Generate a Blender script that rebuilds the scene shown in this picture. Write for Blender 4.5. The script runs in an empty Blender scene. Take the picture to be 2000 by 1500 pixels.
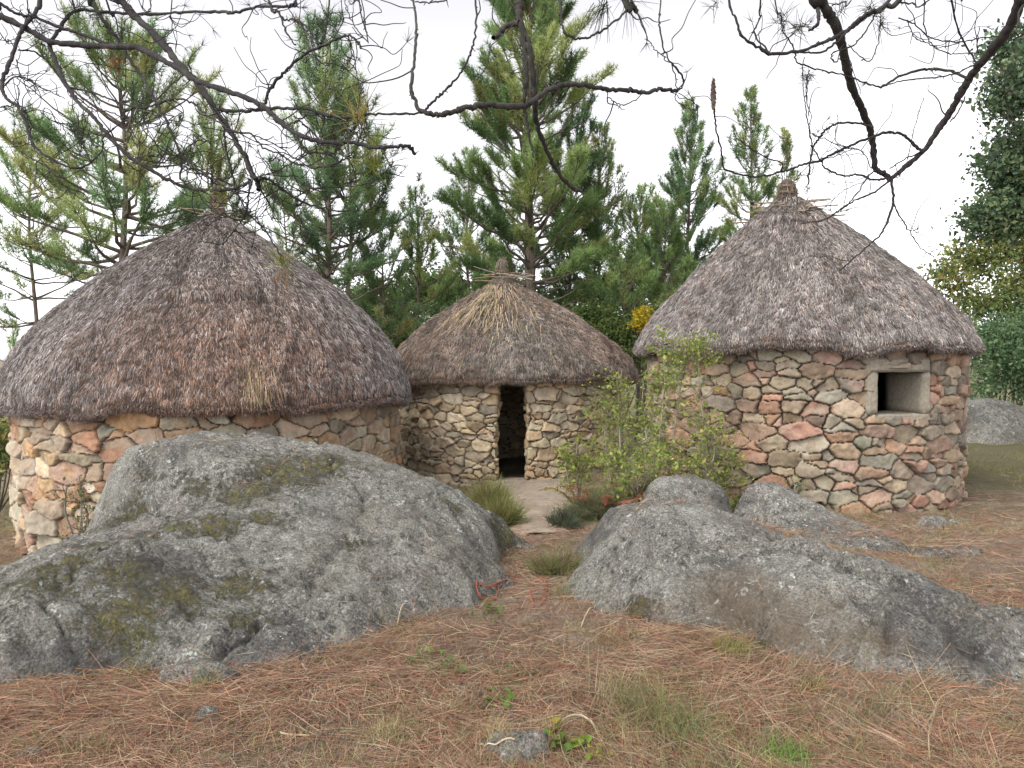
import bpy, math, random
import numpy as np
rng = np.random.default_rng(7)
random.seed(7)
R = math.radians
F = 1482.0; HOR = 700.0; EYE = 1.6
sc = bpy.context.scene
col = sc.collection

# ------------------------------------------------------------------ camera
PITCH = math.atan((750-HOR)/F)
cam = bpy.data.cameras.new('camera'); cam.sensor_width = 36; cam.lens = F/2000*36
cam.clip_start = .05; cam.clip_end = 3000
co = bpy.data.objects.new('camera', cam); col.objects.link(co)
co.location = (0, 0, EYE); co.rotation_euler = (math.pi/2-PITCH, 0, 0)
sc.camera = co
cp, sp = math.cos(PITCH), math.sin(PITCH)
def at(px, py, d):
    """photo point at distance d in front of the camera -> world"""
    a = (px-1000)/F; b = -(py-750)/F
    return (d*a, d*(cp+b*sp), EYE+d*(-sp+b*cp))

# ------------------------------------------------------------------ noise
_perm = np.random.default_rng(11).permutation(4096)
_val = np.random.default_rng(12).random(4096).astype(np.float32)*2-1
def _h(i, j, k):
    return _val[_perm[(_perm[(_perm[i & 4095]+j) & 4095]+k) & 4095]]
def noise(x, y, z=0.0):
    x, y, z = np.broadcast_arrays(np.asarray(x, float), np.asarray(y, float), np.asarray(z, float))
    i, j, k = np.floor(x).astype(int), np.floor(y).astype(int), np.floor(z).astype(int)
    fx, fy, fz = x-i, y-j, z-k
    u, v, w = [t*t*t*(t*(t*6-15)+10) for t in (fx, fy, fz)]
    def L(a, b, t): return a+(b-a)*t
    return L(L(L(_h(i, j, k), _h(i+1, j, k), u), L(_h(i, j+1, k), _h(i+1, j+1, k), u), v),
             L(L(_h(i, j, k+1), _h(i+1, j, k+1), u), L(_h(i, j+1, k+1), _h(i+1, j+1, k+1), u), v), w)
def fbm(x, y, z=0.0, o=4, g=.5):
    s, a, f = 0, 1, 1
    for q in range(o):
        s = s+a*noise(np.asarray(x)*f+17.3*q, np.asarray(y)*f+5.1*q, np.asarray(z)*f+9.7*q); a *= g; f *= 2.03
    return s
def sstep(a, b, x):
    t = np.clip((x-a)/(b-a), 0, 1); return t*t*(3-2*t)
def unit(v):
    return v/np.maximum(np.linalg.norm(v, axis=-1, keepdims=True), 1e-9)

# ------------------------------------------------------------------ objects
def tag(o, label=None, cat=None, group=None, kind=None):
    if label: o['label'] = label
    if cat: o['category'] = cat
    if group: o['group'] = group
    if kind: o['kind'] = kind
    return o
def empty(name, loc=(0, 0, 0)):
    o = bpy.data.objects.new(name, None); col.objects.link(o); o.location = loc
    o.empty_display_size = .2
    return o
def mesh(name, V, Q, mat, parent=None, C=None, attrs=None, smooth=False):
    V = np.asarray(V, np.float32).reshape(-1, 3); Q = np.asarray(Q, np.int32)
    me = bpy.data.meshes.new(name)
    k = Q.shape[1]
    me.vertices.add(len(V)); me.vertices.foreach_set('co', V.ravel())
    me.loops.add(Q.size); me.loops.foreach_set('vertex_index', Q.ravel())
    me.polygons.add(len(Q)); me.polygons.foreach_set('loop_start', np.arange(0, Q.size, k, dtype=np.int32))
    me.polygons.foreach_set('loop_total', np.full(len(Q), k, np.int32))
    me.polygons.foreach_set('use_smooth', np.full(len(Q), smooth))
    me.update(calc_edges=True)
    if C is not None:
        a = me.color_attributes.new('tint', 'FLOAT_COLOR', 'POINT')
        C = np.asarray(C, np.float32); C = np.concatenate([C, np.ones((len(C), 1), np.float32)], 1)
        a.data.foreach_set('color', C.ravel())
    for n, arr in (attrs or {}).items():
        a = me.attributes.new(n, 'FLOAT', 'POINT'); a.data.foreach_set('value', np.asarray(arr, np.float32).ravel())
    me.materials.append(mat)
    o = bpy.data.objects.new(name, me); col.objects.link(o)
    if parent is not None:
        o.parent = parent
        l = parent.location.copy(); p = parent.parent
        while p: l = l+p.location; p = p.parent
        me.transform(__import__('mathutils').Matrix.Translation(-l))
    return o
class Acc:
    def __init__(s): s.V, s.Q, s.C, s.n = [], [], [], 0
    def add(s, V, Q, C):
        V = np.asarray(V, float).reshape(-1, 3)
        if len(V) == 0: return s
        C = np.asarray(C, float)
        if C.ndim == 1: C = np.tile(C, (len(V), 1))
        s.V.append(V); s.Q.append(np.asarray(Q)+s.n); s.C.append(C); s.n += len(V); return s
    def build(s, name, mat, parent=None, smooth=False):
        return mesh(name, np.concatenate(s.V), np.concatenate(s.Q), mat, parent, np.concatenate(s.C), smooth=smooth)
def grid_quads(nu, nv, wrap=False):
    i = np.arange(nu if wrap else nu-1); j = np.arange(nv-1)
    I, J = np.meshgrid(i, j, indexing='ij'); I2 = (I+1) % nu
    return np.stack([I*nv+J, I2*nv+J, I2*nv+J+1, I*nv+J+1], -1).reshape(-1, 4)
def ribbons(acc, P, D, L, W, C, bend=None, nseg=2, tip=.25, side=None):
    P = np.asarray(P, float); n = len(P)
    if n == 0: return
    D = unit(np.asarray(D, float)); L = np.broadcast_to(L, (n,)); W = np.broadcast_to(W, (n,))
    if side is None: side = rng.normal(size=(n, 3))
    S = unit(np.cross(D, side))
    t = np.linspace(0, 1, nseg+1)
    V = P[:, None, :]+D[:, None, :]*(L[:, None]*t)[:, :, None]
    if bend is not None: V = V+np.asarray(bend)[:, None, :]*(t**2)[None, :, None]
    w = (W[:, None]*.5*(1-(1-tip)*t[None, :]))[:, :, None]*S[:, None, :]
    VV = np.stack([V-w, V+w], 2)
    b = (np.arange(n)*(nseg+1)*2)[:, None]+np.arange(nseg)[None, :]*2
    Q = np.stack([b, b+1, b+3, b+2], -1).reshape(-1, 4)
    C = np.asarray(C, float)
    if C.ndim == 1: C = np.tile(C, (n, 1))
    acc.add(VV.reshape(-1, 3), Q, np.repeat(C, (nseg+1)*2, 0))
def smooth_path(pts, sub=4):
    p = np.asarray(pts, float)
    if len(p) < 3: sub = max(sub, 2)
    q = np.vstack([2*p[0]-p[1], p, 2*p[-1]-p[-2]]); out = []
    for i in range(1, len(q)-2):
        for t in np.arange(sub)/sub:
            a, b, c, d = q[i-1], q[i], q[i+1], q[i+2]
            out.append(.5*((2*b)+(-a+c)*t+(2*a-5*b+4*c-d)*t*t+(-a+3*b-3*c+d)*t**3))
    out.append(p[-1]); return np.array(out)
def tube(acc, pts, rad, C, ns=7, rough=.0):
    p = np.asarray(pts, float); n = len(p)
    rad = np.broadcast_to(np.asarray(rad, float), (n,)).copy()
    T = unit(np.gradient(p, axis=0))
    ref = np.array([.31, .2, .93]); 
    if abs(T[0] @ ref) > .9: ref = np.array([1., 0, 0])
    N = []; v = unit(np.cross(T[0], ref))
    for i in range(n):
        v = unit(v-T[i]*(v @ T[i])); N.append(v)
    N = np.array(N); B = np.cross(T, N)
    a = np.arange(ns)/ns*2*np.pi
    r = rad[:, None]*np.ones(ns)
    if rough: r = r*(1+rough*rng.normal(size=r.shape))
    V = p[:, None, :]+r[:, :, None]*(np.cos(a)[None, :, None]*N[:, None, :]+np.sin(a)[None, :, None]*B[:, None, :])
    i = np.arange(n-1)[:, None]; j = np.arange(ns)[None, :]; j2 = (j+1) % ns
    Q = np.stack([i*ns+j, i*ns+j2, (i+1)*ns+j2, (i+1)*ns+j], -1).reshape(-1, 4)
    acc.add(V.reshape(-1, 3), Q, C)
def leaves(acc, P, size, C, up=.3, aspect=1.6):
    n = len(P)
    N = unit(rng.normal(size=(n, 3))+np.array([0, 0, up])); A = unit(np.cross(N, rng.normal(size=(n, 3)))); B = np.cross(N, A)
    s = np.broadcast_to(size, (n,))[:, None]*rng.choice([.55, .8, 1.0, 1.35], n)[:, None]
    V = np.stack([P-A*s*aspect*.5, P-B*s*.5+N*s*.1, P+A*s*aspect*.5, P+B*s*.5+N*s*.1], 1)
    C = np.asarray(C, float)
    if C.ndim == 1: C = np.tile(C, (n, 1))
    acc.add(V.reshape(-1, 3), np.arange(n*4).reshape(-1, 4), np.repeat(C, 4, 0))
def pick(cols, n, jit=.12, w=None):
    cols = np.asarray(cols, float)
    c = cols[rng.choice(len(cols), n, p=w)]
    return np.clip(c*(1+jit*rng.normal(size=(n, 1)))*(1+jit*.3*rng.normal(size=(n, 3))), .004, .9)

# ------------------------------------------------------------------ materials
def mat(name):
    m = bpy.data.materials.new(name); m.use_nodes = True
    nt = m.node_tree; nt.nodes.clear()
    out = nt.nodes.new('ShaderNodeOutputMaterial')
    b = nt.nodes.new('ShaderNodeBsdfPrincipled'); nt.links.new(b.outputs[0], out.inputs[0])
    return m, nt, b, out
class N:
    def __init__(s, nt): s.nt = nt; s.co = nt.nodes.new('ShaderNodeTexCoord').outputs['Object']
    def lk(s, a, b):
        if hasattr(a, 'links') or hasattr(a, 'is_linked'): s.nt.links.new(a, b)
        else: b.default_value = a
    def map(s, scale, vec=None):
        m = s.nt.nodes.new('ShaderNodeMapping'); s.nt.links.new(vec or s.co, m.inputs[0]); m.inputs['Scale'].default_value = scale
        return m.outputs[0]
    def noise(s, scale, detail=5, rough=.55, vec=None, out=0, dist=0):
        n = s.nt.nodes.new('ShaderNodeTexNoise'); s.nt.links.new(vec or s.co, n.inputs['Vector'])
        n.inputs['Scale'].default_value = scale; n.inputs['Detail'].default_value = detail; n.inputs['Roughness'].default_value = rough
        n.inputs['Distortion'].default_value = dist
        return n.outputs[out]
    def vor(s, scale, feature='F1', out='Distance', vec=None):
        n = s.nt.nodes.new('ShaderNodeTexVoronoi'); n.feature = feature; s.nt.links.new(vec or s.co, n.inputs['Vector'])
        n.inputs['Scale'].default_value = scale; return n.outputs[out]
    def ramp(s, f, stops):
        n = s.nt.nodes.new('ShaderNodeValToRGB'); s.nt.links.new(f, n.inputs[0])
        e = n.color_ramp.elements
        while len(e) < len(stops): e.new(.5)
        for q, (p, c) in zip(e, stops):
            q.position = p; q.color = (c, c, c, 1) if isinstance(c, (int, float)) else (*c, 1)
        return n.outputs[0]
    def mix(s, f, a, b, mode='MIX'):
        n = s.nt.nodes.new('ShaderNodeMix'); n.data_type = 'RGBA'; n.blend_type = mode
        for v, i in ((f, 0), (a, 6), (b, 7)):
            if isinstance(v, tuple): v = (*v, 1) if len(v) == 3 else v
            s.lk(v, n.inputs[i])
        return n.outputs[2]
    def math(s, op, a, b=0.0):
        n = s.nt.nodes.new('ShaderNodeMath'); n.operation = op; s.lk(a, n.inputs[0]); s.lk(b, n.inputs[1]); return n.outputs[0]
    def attr(s, name, out='Color'):
        n = s.nt.nodes.new('ShaderNodeAttribute'); n.attribute_name = name; return n.outputs[out]
    def bump(s, h, strength, dist, b):
        n = s.nt.nodes.new('ShaderNodeBump'); s.nt.links.new(h, n.inputs['Height'])
        n.inputs['Strength'].default_value = strength; n.inputs['Distance'].default_value = dist
        s.nt.links.new(n.outputs[0], b.inputs['Normal'])
def tint_mat(name, rough=.75, trans=0.0, var=.35, scale=6, spec=.2):
    m, nt, b, out = mat(name); n = N(nt)
    c = n.mix(1.0, n.attr('tint'), n.ramp(n.noise(scale, 4), [(.3, 1-var), (.7, 1+var*.6)]), 'MULTIPLY')
    nt.links.new(c, b.inputs['Base Color']); b.inputs['Roughness'].default_value = rough
    b.inputs['Specular IOR Level'].default_value = spec
    if trans:
        t = nt.nodes.new('ShaderNodeBsdfTranslucent'); nt.links.new(c, t.inputs[0])
        mx = nt.nodes.new('ShaderNodeMixShader'); mx.inputs[0].default_value = trans
        nt.links.new(b.outputs[0], mx.inputs[1]); nt.links.new(t.outputs[0], mx.inputs[2]); nt.links.new(mx.outputs[0], out.inputs[0])
    return m
M_leaf = tint_mat('foliage', .6, .45, .15, 3)
M_needle = tint_mat('pine_needles', .55, .52, .15, 2)
M_straw = tint_mat('straw', .8, .0, .3, 9, .15)
M_litter = tint_mat('dry_litter', .8, .1, .15, 5, .2)
def bark_mat(name):
    m, nt, b, out = mat(name); n = N(nt)
    c = n.mix(1.0, n.attr('tint'), n.ramp(n.noise(22, 6, .65, n.map((1, 1, .25))), [(.3, .45), (.7, 1.5)]), 'MULTIPLY')
    c = n.mix(n.ramp(n.noise(7, 5), [(.52, 0), (.68, .55)]), c, (.17, .2, .13))
    nt.links.new(c, b.inputs['Base Color']); b.inputs['Roughness'].default_value = .9
    n.bump(n.noise(30, 6, .7, n.map((1, 1, .3))), .7, .02, b)
    return m
M_bark = bark_mat('bark')
def stone_mat(name):
    m, nt, b, out = mat(name); n = N(nt)
    c = n.mix(1.0, n.attr('tint'), n.ramp(n.noise(9, 8, .65), [(.28, .62), (.5, 1), (.74, 1.35)]), 'MULTIPLY')
    c = n.mix(n.ramp(n.noise(120, 3, .7), [(.55, 0), (.7, .35)]), c, (.5, .47, .42))
    c = n.mix(n.ramp(n.noise(95, 3, .7, n.map((1, 1.1, .9))), [(.32, .5), (.44, 0)]), c, (.06, .05, .045))
    c = n.mix(n.ramp(n.noise(4.5, 7, .7), [(.56, 0), (.68, .55)]), c, (.33, .34, .28))
    nt.links.new(c, b.inputs['Base Color']); b.inputs['Roughness'].default_value = .92
    b.inputs['Specular IOR Level'].default_value = .25
    n.bump(n.noise(45, 8, .7), .55, .012, b)
    return m
M_stone = stone_mat('wall_stone')
def granite_mat():
    m, nt, b, out = mat('granite'); n = N(nt)
    base = n.ramp(n.noise(1.3, 8, .68), [(.34, (.165, .163, .15)), (.5, (.245, .24, .22)), (.64, (.35, .345, .315))])
    base = n.mix(n.ramp(n.noise(14, 8, .8, dist=.4), [(.42, .8), (.49, 0)]), base, (.055, .057, .054))
    base = n.mix(n.ramp(n.noise(9, 9, .8, n.map((1, 1.2, 1.1))), [(.51, 0), (.57, .7)]), base, (.34, .35, .305))
    base = n.mix(n.ramp(n.noise(24, 6, .75, n.map((1.1, 1, .9)), dist=.8), [(.55, 0), (.6, .8)]), base, (.50, .51, .48))
    base = n.mix(n.ramp(n.noise(1.5, 9, .75, n.map((1, .8, 1.6))), [(.48, 0), (.62, .6)]), base, (.17, .155, .12))
    base = n.mix(n.ramp(n.noise(.9, 9, .7, n.map((1.3, 1, 2.2))), [(.53, 0), (.62, .65)]), base, (.085, .088, .09))
    base = n.mix(n.ramp(n.noise(1.1, 9, .75, n.map((1, 1.4, 1.2))), [(.53, 0), (.62, .6)]), base, (.34, .36, .33))
    w = n.mix(.5, n.co, n.noise(7, 4, .6, out=1), 'ADD')
    sp_ = n.math('MULTIPLY', n.ramp(n.vor(7.0, vec=w), [(.16, 1), (.2, 0)]), n.ramp(n.noise(1.6, 3, vec=n.map((1.3, 1, 1))), [(.48, 0), (.54, 1)]))
    base = n.mix(sp_, base, (.56, .6, .57))
    fine = n.noise(150, 3, .75)
    base = n.mix(1.0, base, n.ramp(n.noise(70, 5, .85), [(.36, .3), (.5, 1), (.66, 1.8)]), 'MULTIPLY')
    mo = n.attr('moss', 'Fac')
    mk = n.ramp(n.math('ADD', mo, n.math('MULTIPLY', n.math('SUBTRACT', n.noise(13, 9, .9), .5), 4.5)), [(.42, 0), (.75, .85)])
    mc = n.ramp(n.noise(38, 6, .8), [(.36, (.035, .04, .02)), (.5, (.12, .12, .04)), (.62, (.30, .25, .07))])
    base = n.mix(mk, base, mc)
    rk = n.attr('rust', 'Fac')
    base = n.mix(n.ramp(n.math('ADD', rk, n.math('MULTIPLY', n.math('SUBTRACT', n.noise(5, 7, .7), .5), 1.2)), [(.4, 0), (.95, .6)]), base, (.19, .145, .095))
    base = n.mix(n.ramp(n.math('ADD', n.attr('dark', 'Fac'), n.math('MULTIPLY', n.math('SUBTRACT', n.noise(7, 9, .85), .5), 3.4)), [(.45, 0), (.85, .6)]), base, (.06, .06, .065))
    nt.links.new(base, b.inputs['Base Color']); b.inputs['Roughness'].default_value = .9
    b.inputs['Specular IOR Level'].default_value = .3
    h = n.math('ADD', n.noise(28, 9, .75), n.math('MULTIPLY', mk, .5))
    n.bump(n.math('ADD', h, n.math('MULTIPLY', n.noise(90, 5, .8), .5)), 1.0, .035, b)
    return m
M_granite = granite_mat()
def plain(name, c, rough=.8, var=.3, scale=20):
    m, nt, b, out = mat(name); n = N(nt)
    cc = n.mix(1.0, (*c, 1), n.ramp(n.noise(scale, 6, .6), [(.3, 1-var), (.7, 1+var)]), 'MULTIPLY')
    nt.links.new(cc, b.inputs['Base Color']); b.inputs['Roughness'].default_value = rough
    n.bump(n.noise(scale*3, 6, .7), .4, .01, b)
    return m
def ground_mat():
    m, nt, b, out = mat('forest_floor'); n = N(nt)
    c = n.ramp(n.noise(1.3, 8, .7), [(.32, (.16, .115, .08)), (.46, (.26, .195, .14)), (.58, (.33, .265, .2)), (.7, (.38, .335, .265))])
    st = n.noise(26, 7, .75, n.map((1, .35, 1)), dist=1.2)
    c = n.mix(1.0, c, n.ramp(st, [(.3, .45), (.5, 1), (.7, 1.7)]), 'MULTIPLY')
    st2 = n.noise(60, 5, .75, n.map((.3, 1, 1)), dist=1.5)
    c = n.mix(n.ramp(st2, [(.55, 0), (.66, .6)]), c, (.3, .16, .09))
    c = n.mix(n.ramp(n.noise(1.7, 7, .7), [(.58, 0), (.72, .6)]), c, (.1, .115, .04))
    gk = n.attr('green', 'Fac')
    c = n.mix(n.ramp(n.math('ADD', gk, n.math('MULTIPLY', n.math('SUBTRACT', n.noise(3, 8, .75), .5), 1.6)), [(.45, 0), (.85, .8)]), c, (.125, .13, .05))
    nt.links.new(c, b.inputs['Base Color']); b.inputs['Roughness'].default_value = .95
    n.bump(n.math('ADD', st, st2), 1.0, .03, b)
    return m
M_ground = ground_mat()

# ------------------------------------------------------------------ height fields
class RBF:
    def __init__(s, pts, c=.15, lam=1e-4):
        s.p = np.asarray(pts, float); n = len(s.p); s.c = c
        d = np.linalg.norm(s.p[:, None, :2]-s.p[None, :, :2], axis=-1)
        A = np.zeros((n+3, n+3)); A[:n, :n] = np.sqrt(d*d+c*c)-lam*np.eye(n)
        A[:n, n] = 1; A[:n, n+1:] = s.p[:, :2]; A[n, :n] = 1; A[n+1:, :n] = s.p[:, :2].T
        s.w = np.linalg.solve(A, np.concatenate([s.p[:, 2], [0, 0, 0]]))
    def __call__(s, x, y):
        x = np.asarray(x, float); y = np.asarray(y, float); sh = x.shape; x = x.ravel(); y = y.ravel(); out = np.empty(len(x))
        for i in range(0, len(x), 40000):
            a, b = x[i:i+40000, None], y[i:i+40000, None]
            out[i:i+40000] = np.sqrt((a-s.p[:, 0])**2+(b-s.p[:, 1])**2+s.c**2) @ s.w[:-3]+s.w[-3]+a[:, 0]*s.w[-2]+b[:, 0]*s.w[-1]
        return out.reshape(sh)
_g = RBF([(0, 0, 0), (0, 3, 0), (-3, 3, .0), (3, 3, 0), (-6, 0, .0), (6, 0, 0), (0, 5.5, -.02), (-1, 6.8, -.08), (.3, 9, -.2), (0, 12.1, -.4), (3.5, 8.4, -.1),
          (6, 9, -.08), (2, 6, 0), (4, 6, 0.0), (-4, 5.5, -.25), (-6.3, 9.6, -.77), (-4, 8.4, -.72), (-2, 9.5, -.5), (-9, 7, -.6), (-4.2, 13, -.9), (0, 16, -.5), (4, 12, -.1),
          (8, 15, 0.0), (10, 10, 0), (12, 20, .1), (-12, 14, -1.3), (-10, 22, -1.8), (-14, 30, -2), (-14, 5, -1), (-14, -2, -.6), (14, -2, 0), (14, 5, 0), (0, 25, -.8), (14, 30, 0)], c=1.5)
def g0(x, y):
    x = np.asarray(x, float); y = np.asarray(y, float)
    d = np.hypot(x, y-8); k = sstep(22, 60, d)
    return _g(np.clip(x, -14, 14), np.clip(y, -2, 30))*(1-k)+(-1.2)*k+k*1.0*fbm(x*.02, y*.02, 3, 2)
def ground_z(x, y):
    return g0(x, y)+.045*fbm(np.asarray(x)*.9, np.asarray(y)*.9, 0, 3)+.014*fbm(np.asarray(x)*6, np.asarray(y)*6, 2, 3)

ROCKS = []
def rock(name, label, ctrl, ext, step=.025, amp=1.0, moss=(), rust=(), dark=(), c=.12, group=None, freq=1.0, dz=0.0, grooves=()):
    pts = [at(*p[1:]) if p[0] == 'p' else p for p in ctrl]
    # the base contour is repeated a little outside, buried, so the sides are steep
    f = RBF(pts, c=c)
    x0, x1, y0, y1 = ext
    GP = [(smooth_path([at(*q)[:2] for q in pl], 8), gd, gw, st) for pl, gd, gw, st in grooves]
    def hz(x, y):
        z = f(x, y)
        wx = x+.05*fbm(x*4, y*4, 7.7, 3)+.012*fbm(x*18, y*18, 1.7, 2); wy = y+.05*fbm(x*4, y*4, 2.9, 3)
        for P, gd, gw, st in GP:
            m = (wx > P[:, 0].min()-.5) & (wx < P[:, 0].max()+.5) & (wy > P[:, 1].min()-.5) & (wy < P[:, 1].max()+.5)
            if not m.any(): continue
            dd = np.hypot(wx[m][:, None]-P[:, 0], wy[m][:, None]-P[:, 1]); k = dd.argmin(1); d = dd.min(1)
            T = np.gradient(P, axis=0)[k]; sg = np.sign(T[:, 0]*(wy[m]-P[k, 1])-T[:, 1]*(wx[m]-P[k, 0]))
            ef = np.sin(np.pi*(k+.5)/len(P))**.5
            z[m] = z[m]-gd*ef*np.exp(-(d/gw)**2)+st*ef*(sg > 0)*np.exp(-(d/.22)**2)
        w = .5+.5*sstep(-.2, .3, fbm(x*.8, y*.8, 5, 2))
        lg = sstep(-.03, .03, fbm(x*1.0+y*.4, y*2.1*freq-.3*x, 6.1, 4, .55)-.05)+.7*sstep(-.025, .025, fbm(x*1.9*freq-y*.5, y*1.3*freq+.8*x, 9.1, 4, .55)+.08)
        z = z+dz+amp*.026*(lg-.9)+amp*.02*(np.abs(fbm(x*1.4*freq+8, y*1.4*freq, 3.3, 3))-.25)
        z = z+amp*(.035*fbm(x*1.7*freq, y*1.7*freq, 1.3, 4, .55)*w+.016*fbm(x*8*freq, y*8*freq, 4, 4, .6))
        rd = 1-2.2*np.abs(fbm(x*.7*freq+3, (y+.35*x)*2.6*freq, 2.2, 4, .5)); z = z+amp*.022*rd
        cr = np.abs(fbm(x*1.1+y*.5, y*1.8-x*.3, 8, 3)); z = z-amp*.045*np.exp(-(cr/.035)**2)
        return z
    xs = np.arange(x0, x1, step); ys = np.arange(y0, y1, step)
    X, Y = np.meshgrid(xs, ys, indexing='ij'); Z = hz(X, Y); G = g0(X, Y)
    Q = grid_quads(len(xs), len(ys)); keep = (Z > G-.16).ravel()[Q].all(1); Q = Q[keep]
    V = np.stack([X, Y, Z], -1).reshape(-1, 3)
    used = np.unique(Q); remap = np.full(len(V), -1); remap[used] = np.arange(len(used)); V = V[used]; Q = remap[Q]
    ro = empty(name, (float((x0+x1)/2), float((y0+y1)/2), float(g0((x0+x1)/2, (y0+y1)/2)))) if 0 else None
    ms = np.zeros(len(V)); ru = np.zeros(len(V))
    for (px, py, d, r) in moss:
        p = np.array(at(px, py, d)); ms = np.maximum(ms, .78*np.exp(-(((V[:, 0]-p[0])/r)**2+((V[:, 1]-p[1])/(r*.8))**2+((V[:, 2]-p[2])/(r*.8))**2)))
    for (px, py, d, r) in rust:
        p = np.array(at(px, py, d)); ru = np.maximum(ru, np.exp(-(((V[:, 0]-p[0])/r)**2+((V[:, 1]-p[1])/(r))**2+((V[:, 2]-p[2])/(r*.5))**2)))
    dk = np.zeros(len(V))
    for (px, py, d, r) in dark:
        p = np.array(at(px, py, d)); dk = np.maximum(dk, np.exp(-(((V[:, 0]-p[0])/r)**2+((V[:, 1]-p[1])/r)**2+((V[:, 2]-p[2])/(r*.8))**2)))
    o = mesh(name, V, Q, M_granite, None, attrs={'moss': ms, 'rust': ru, 'dark': dk}, smooth=True)
    tag(o, label, 'boulder', group)
    ROCKS.append((hz, ext)); return o
def top_z(x, y):
    z = ground_z(x, y)
    for hz, e in ROCKS:
        m = (x > e[0]) & (x < e[1]) & (y > e[2]) & (y < e[3])
        if m.any():
            zz = z[m]; z[m] = np.maximum(zz, hz(x[m], y[m]))
    return z
def look(px, py, lo=2.3, hi=14.0):
    """first point of ground or rock seen at this photo point"""
    d = np.arange(lo, hi, .02); a = (px-1000)/F; b = -(py-750)/F
    x = d*a; y = d*(cp+b*sp); z = EYE+d*(-sp+b*cp); t = top_z(x.copy(), y.copy()); k = np.argmax(z < t)
    return np.array([x[k], y[k], t[k]])
def on_rock(x, y):
    g = ground_z(x, y); return top_z(x, y) > g+.02


def with_skirt(base, body, out=.3, drop=.5):
    """base contour points (photo x, y, distance) get buried points a little farther out"""
    b = [at(*q) for q in base]; cx = np.mean([q[0] for q in b]); cy = np.mean([q[1] for q in b])
    o = []
    for q in b:
        v = np.array([q[0]-cx, q[1]-cy]); v = v/np.linalg.norm(v)
        o.append((q[0]+v[0]*out, q[1]+v[1]*out, float(g0(q[0], q[1]))-drop))
    zb = [(q[0], q[1], float(g0(q[0], q[1]))-.02) for q in b]
    return [*zb, *o, *[('p', *q) for q in body]]

# left boulder
baseL = [(-130, 1395, 3.45), (0, 1345, 3.68), (100, 1322, 3.82), (200, 1305, 3.9), (300, 1300, 3.95), (400, 1320, 3.85), (480, 1318, 3.86), (560, 1305, 3.93), (640, 1270, 4.16), (740, 1225, 4.5),
         (860, 1190, 4.84), (930, 1165, 5.1), (1003, 1125, 5.55), (975, 1085, 6.0), (1045, 1052, 6.75)]
bodyL = [(0, 1250, 3.82), (0, 1165, 4.02), (0, 1109, 5.0), (105, 1046, 5.4), (217, 1004, 5.8), (110, 1118, 4.2), (110, 1220, 3.94), (240, 1055, 4.55), (240, 1130, 4.2), (240, 1220, 4.0), (-200, 1250, 4.2), (-300, 1150, 5.2),
         (400, 985, 5.3), (402, 960, 5.65), (300, 1000, 5.5), (258, 992, 5.78), (256, 905, 5.93), (222, 912, 6.15), (226, 905, 6.4), (300, 874, 6.45), (190, 1012, 6.15), (185, 1022, 6.5), (205, 1008, 5.95), (225, 1000, 5.85), (330, 980, 5.70), (330, 888, 5.86), (400, 862, 6.25), (400, 950, 5.70), (400, 885, 5.86),
         (500, 858, 6.5), (500, 900, 6.0), (500, 960, 5.55), (600, 862, 6.6), (600, 930, 5.9), (700, 885, 6.6), (700, 950, 5.95), (800, 918, 6.6), (900, 957, 6.7), (980, 1005, 6.8),
         (350, 1060, 4.62), (350, 1160, 4.2), (350, 1240, 4.05), (450, 1050, 4.85), (480, 1150, 4.42), (480, 1240, 4.08), (600, 1040, 5.05), (600, 1130, 4.6), (600, 1210, 4.28),
         (720, 1030, 5.35), (720, 1130, 4.75), (850, 1020, 5.75), (850, 1110, 5.1), (930, 1065, 5.65), (960, 1030, 6.2), (900, 1000, 6.2), (820, 960, 6.15), (955, 1110, 5.45)]
cl = with_skirt(baseL, bodyL)
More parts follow.
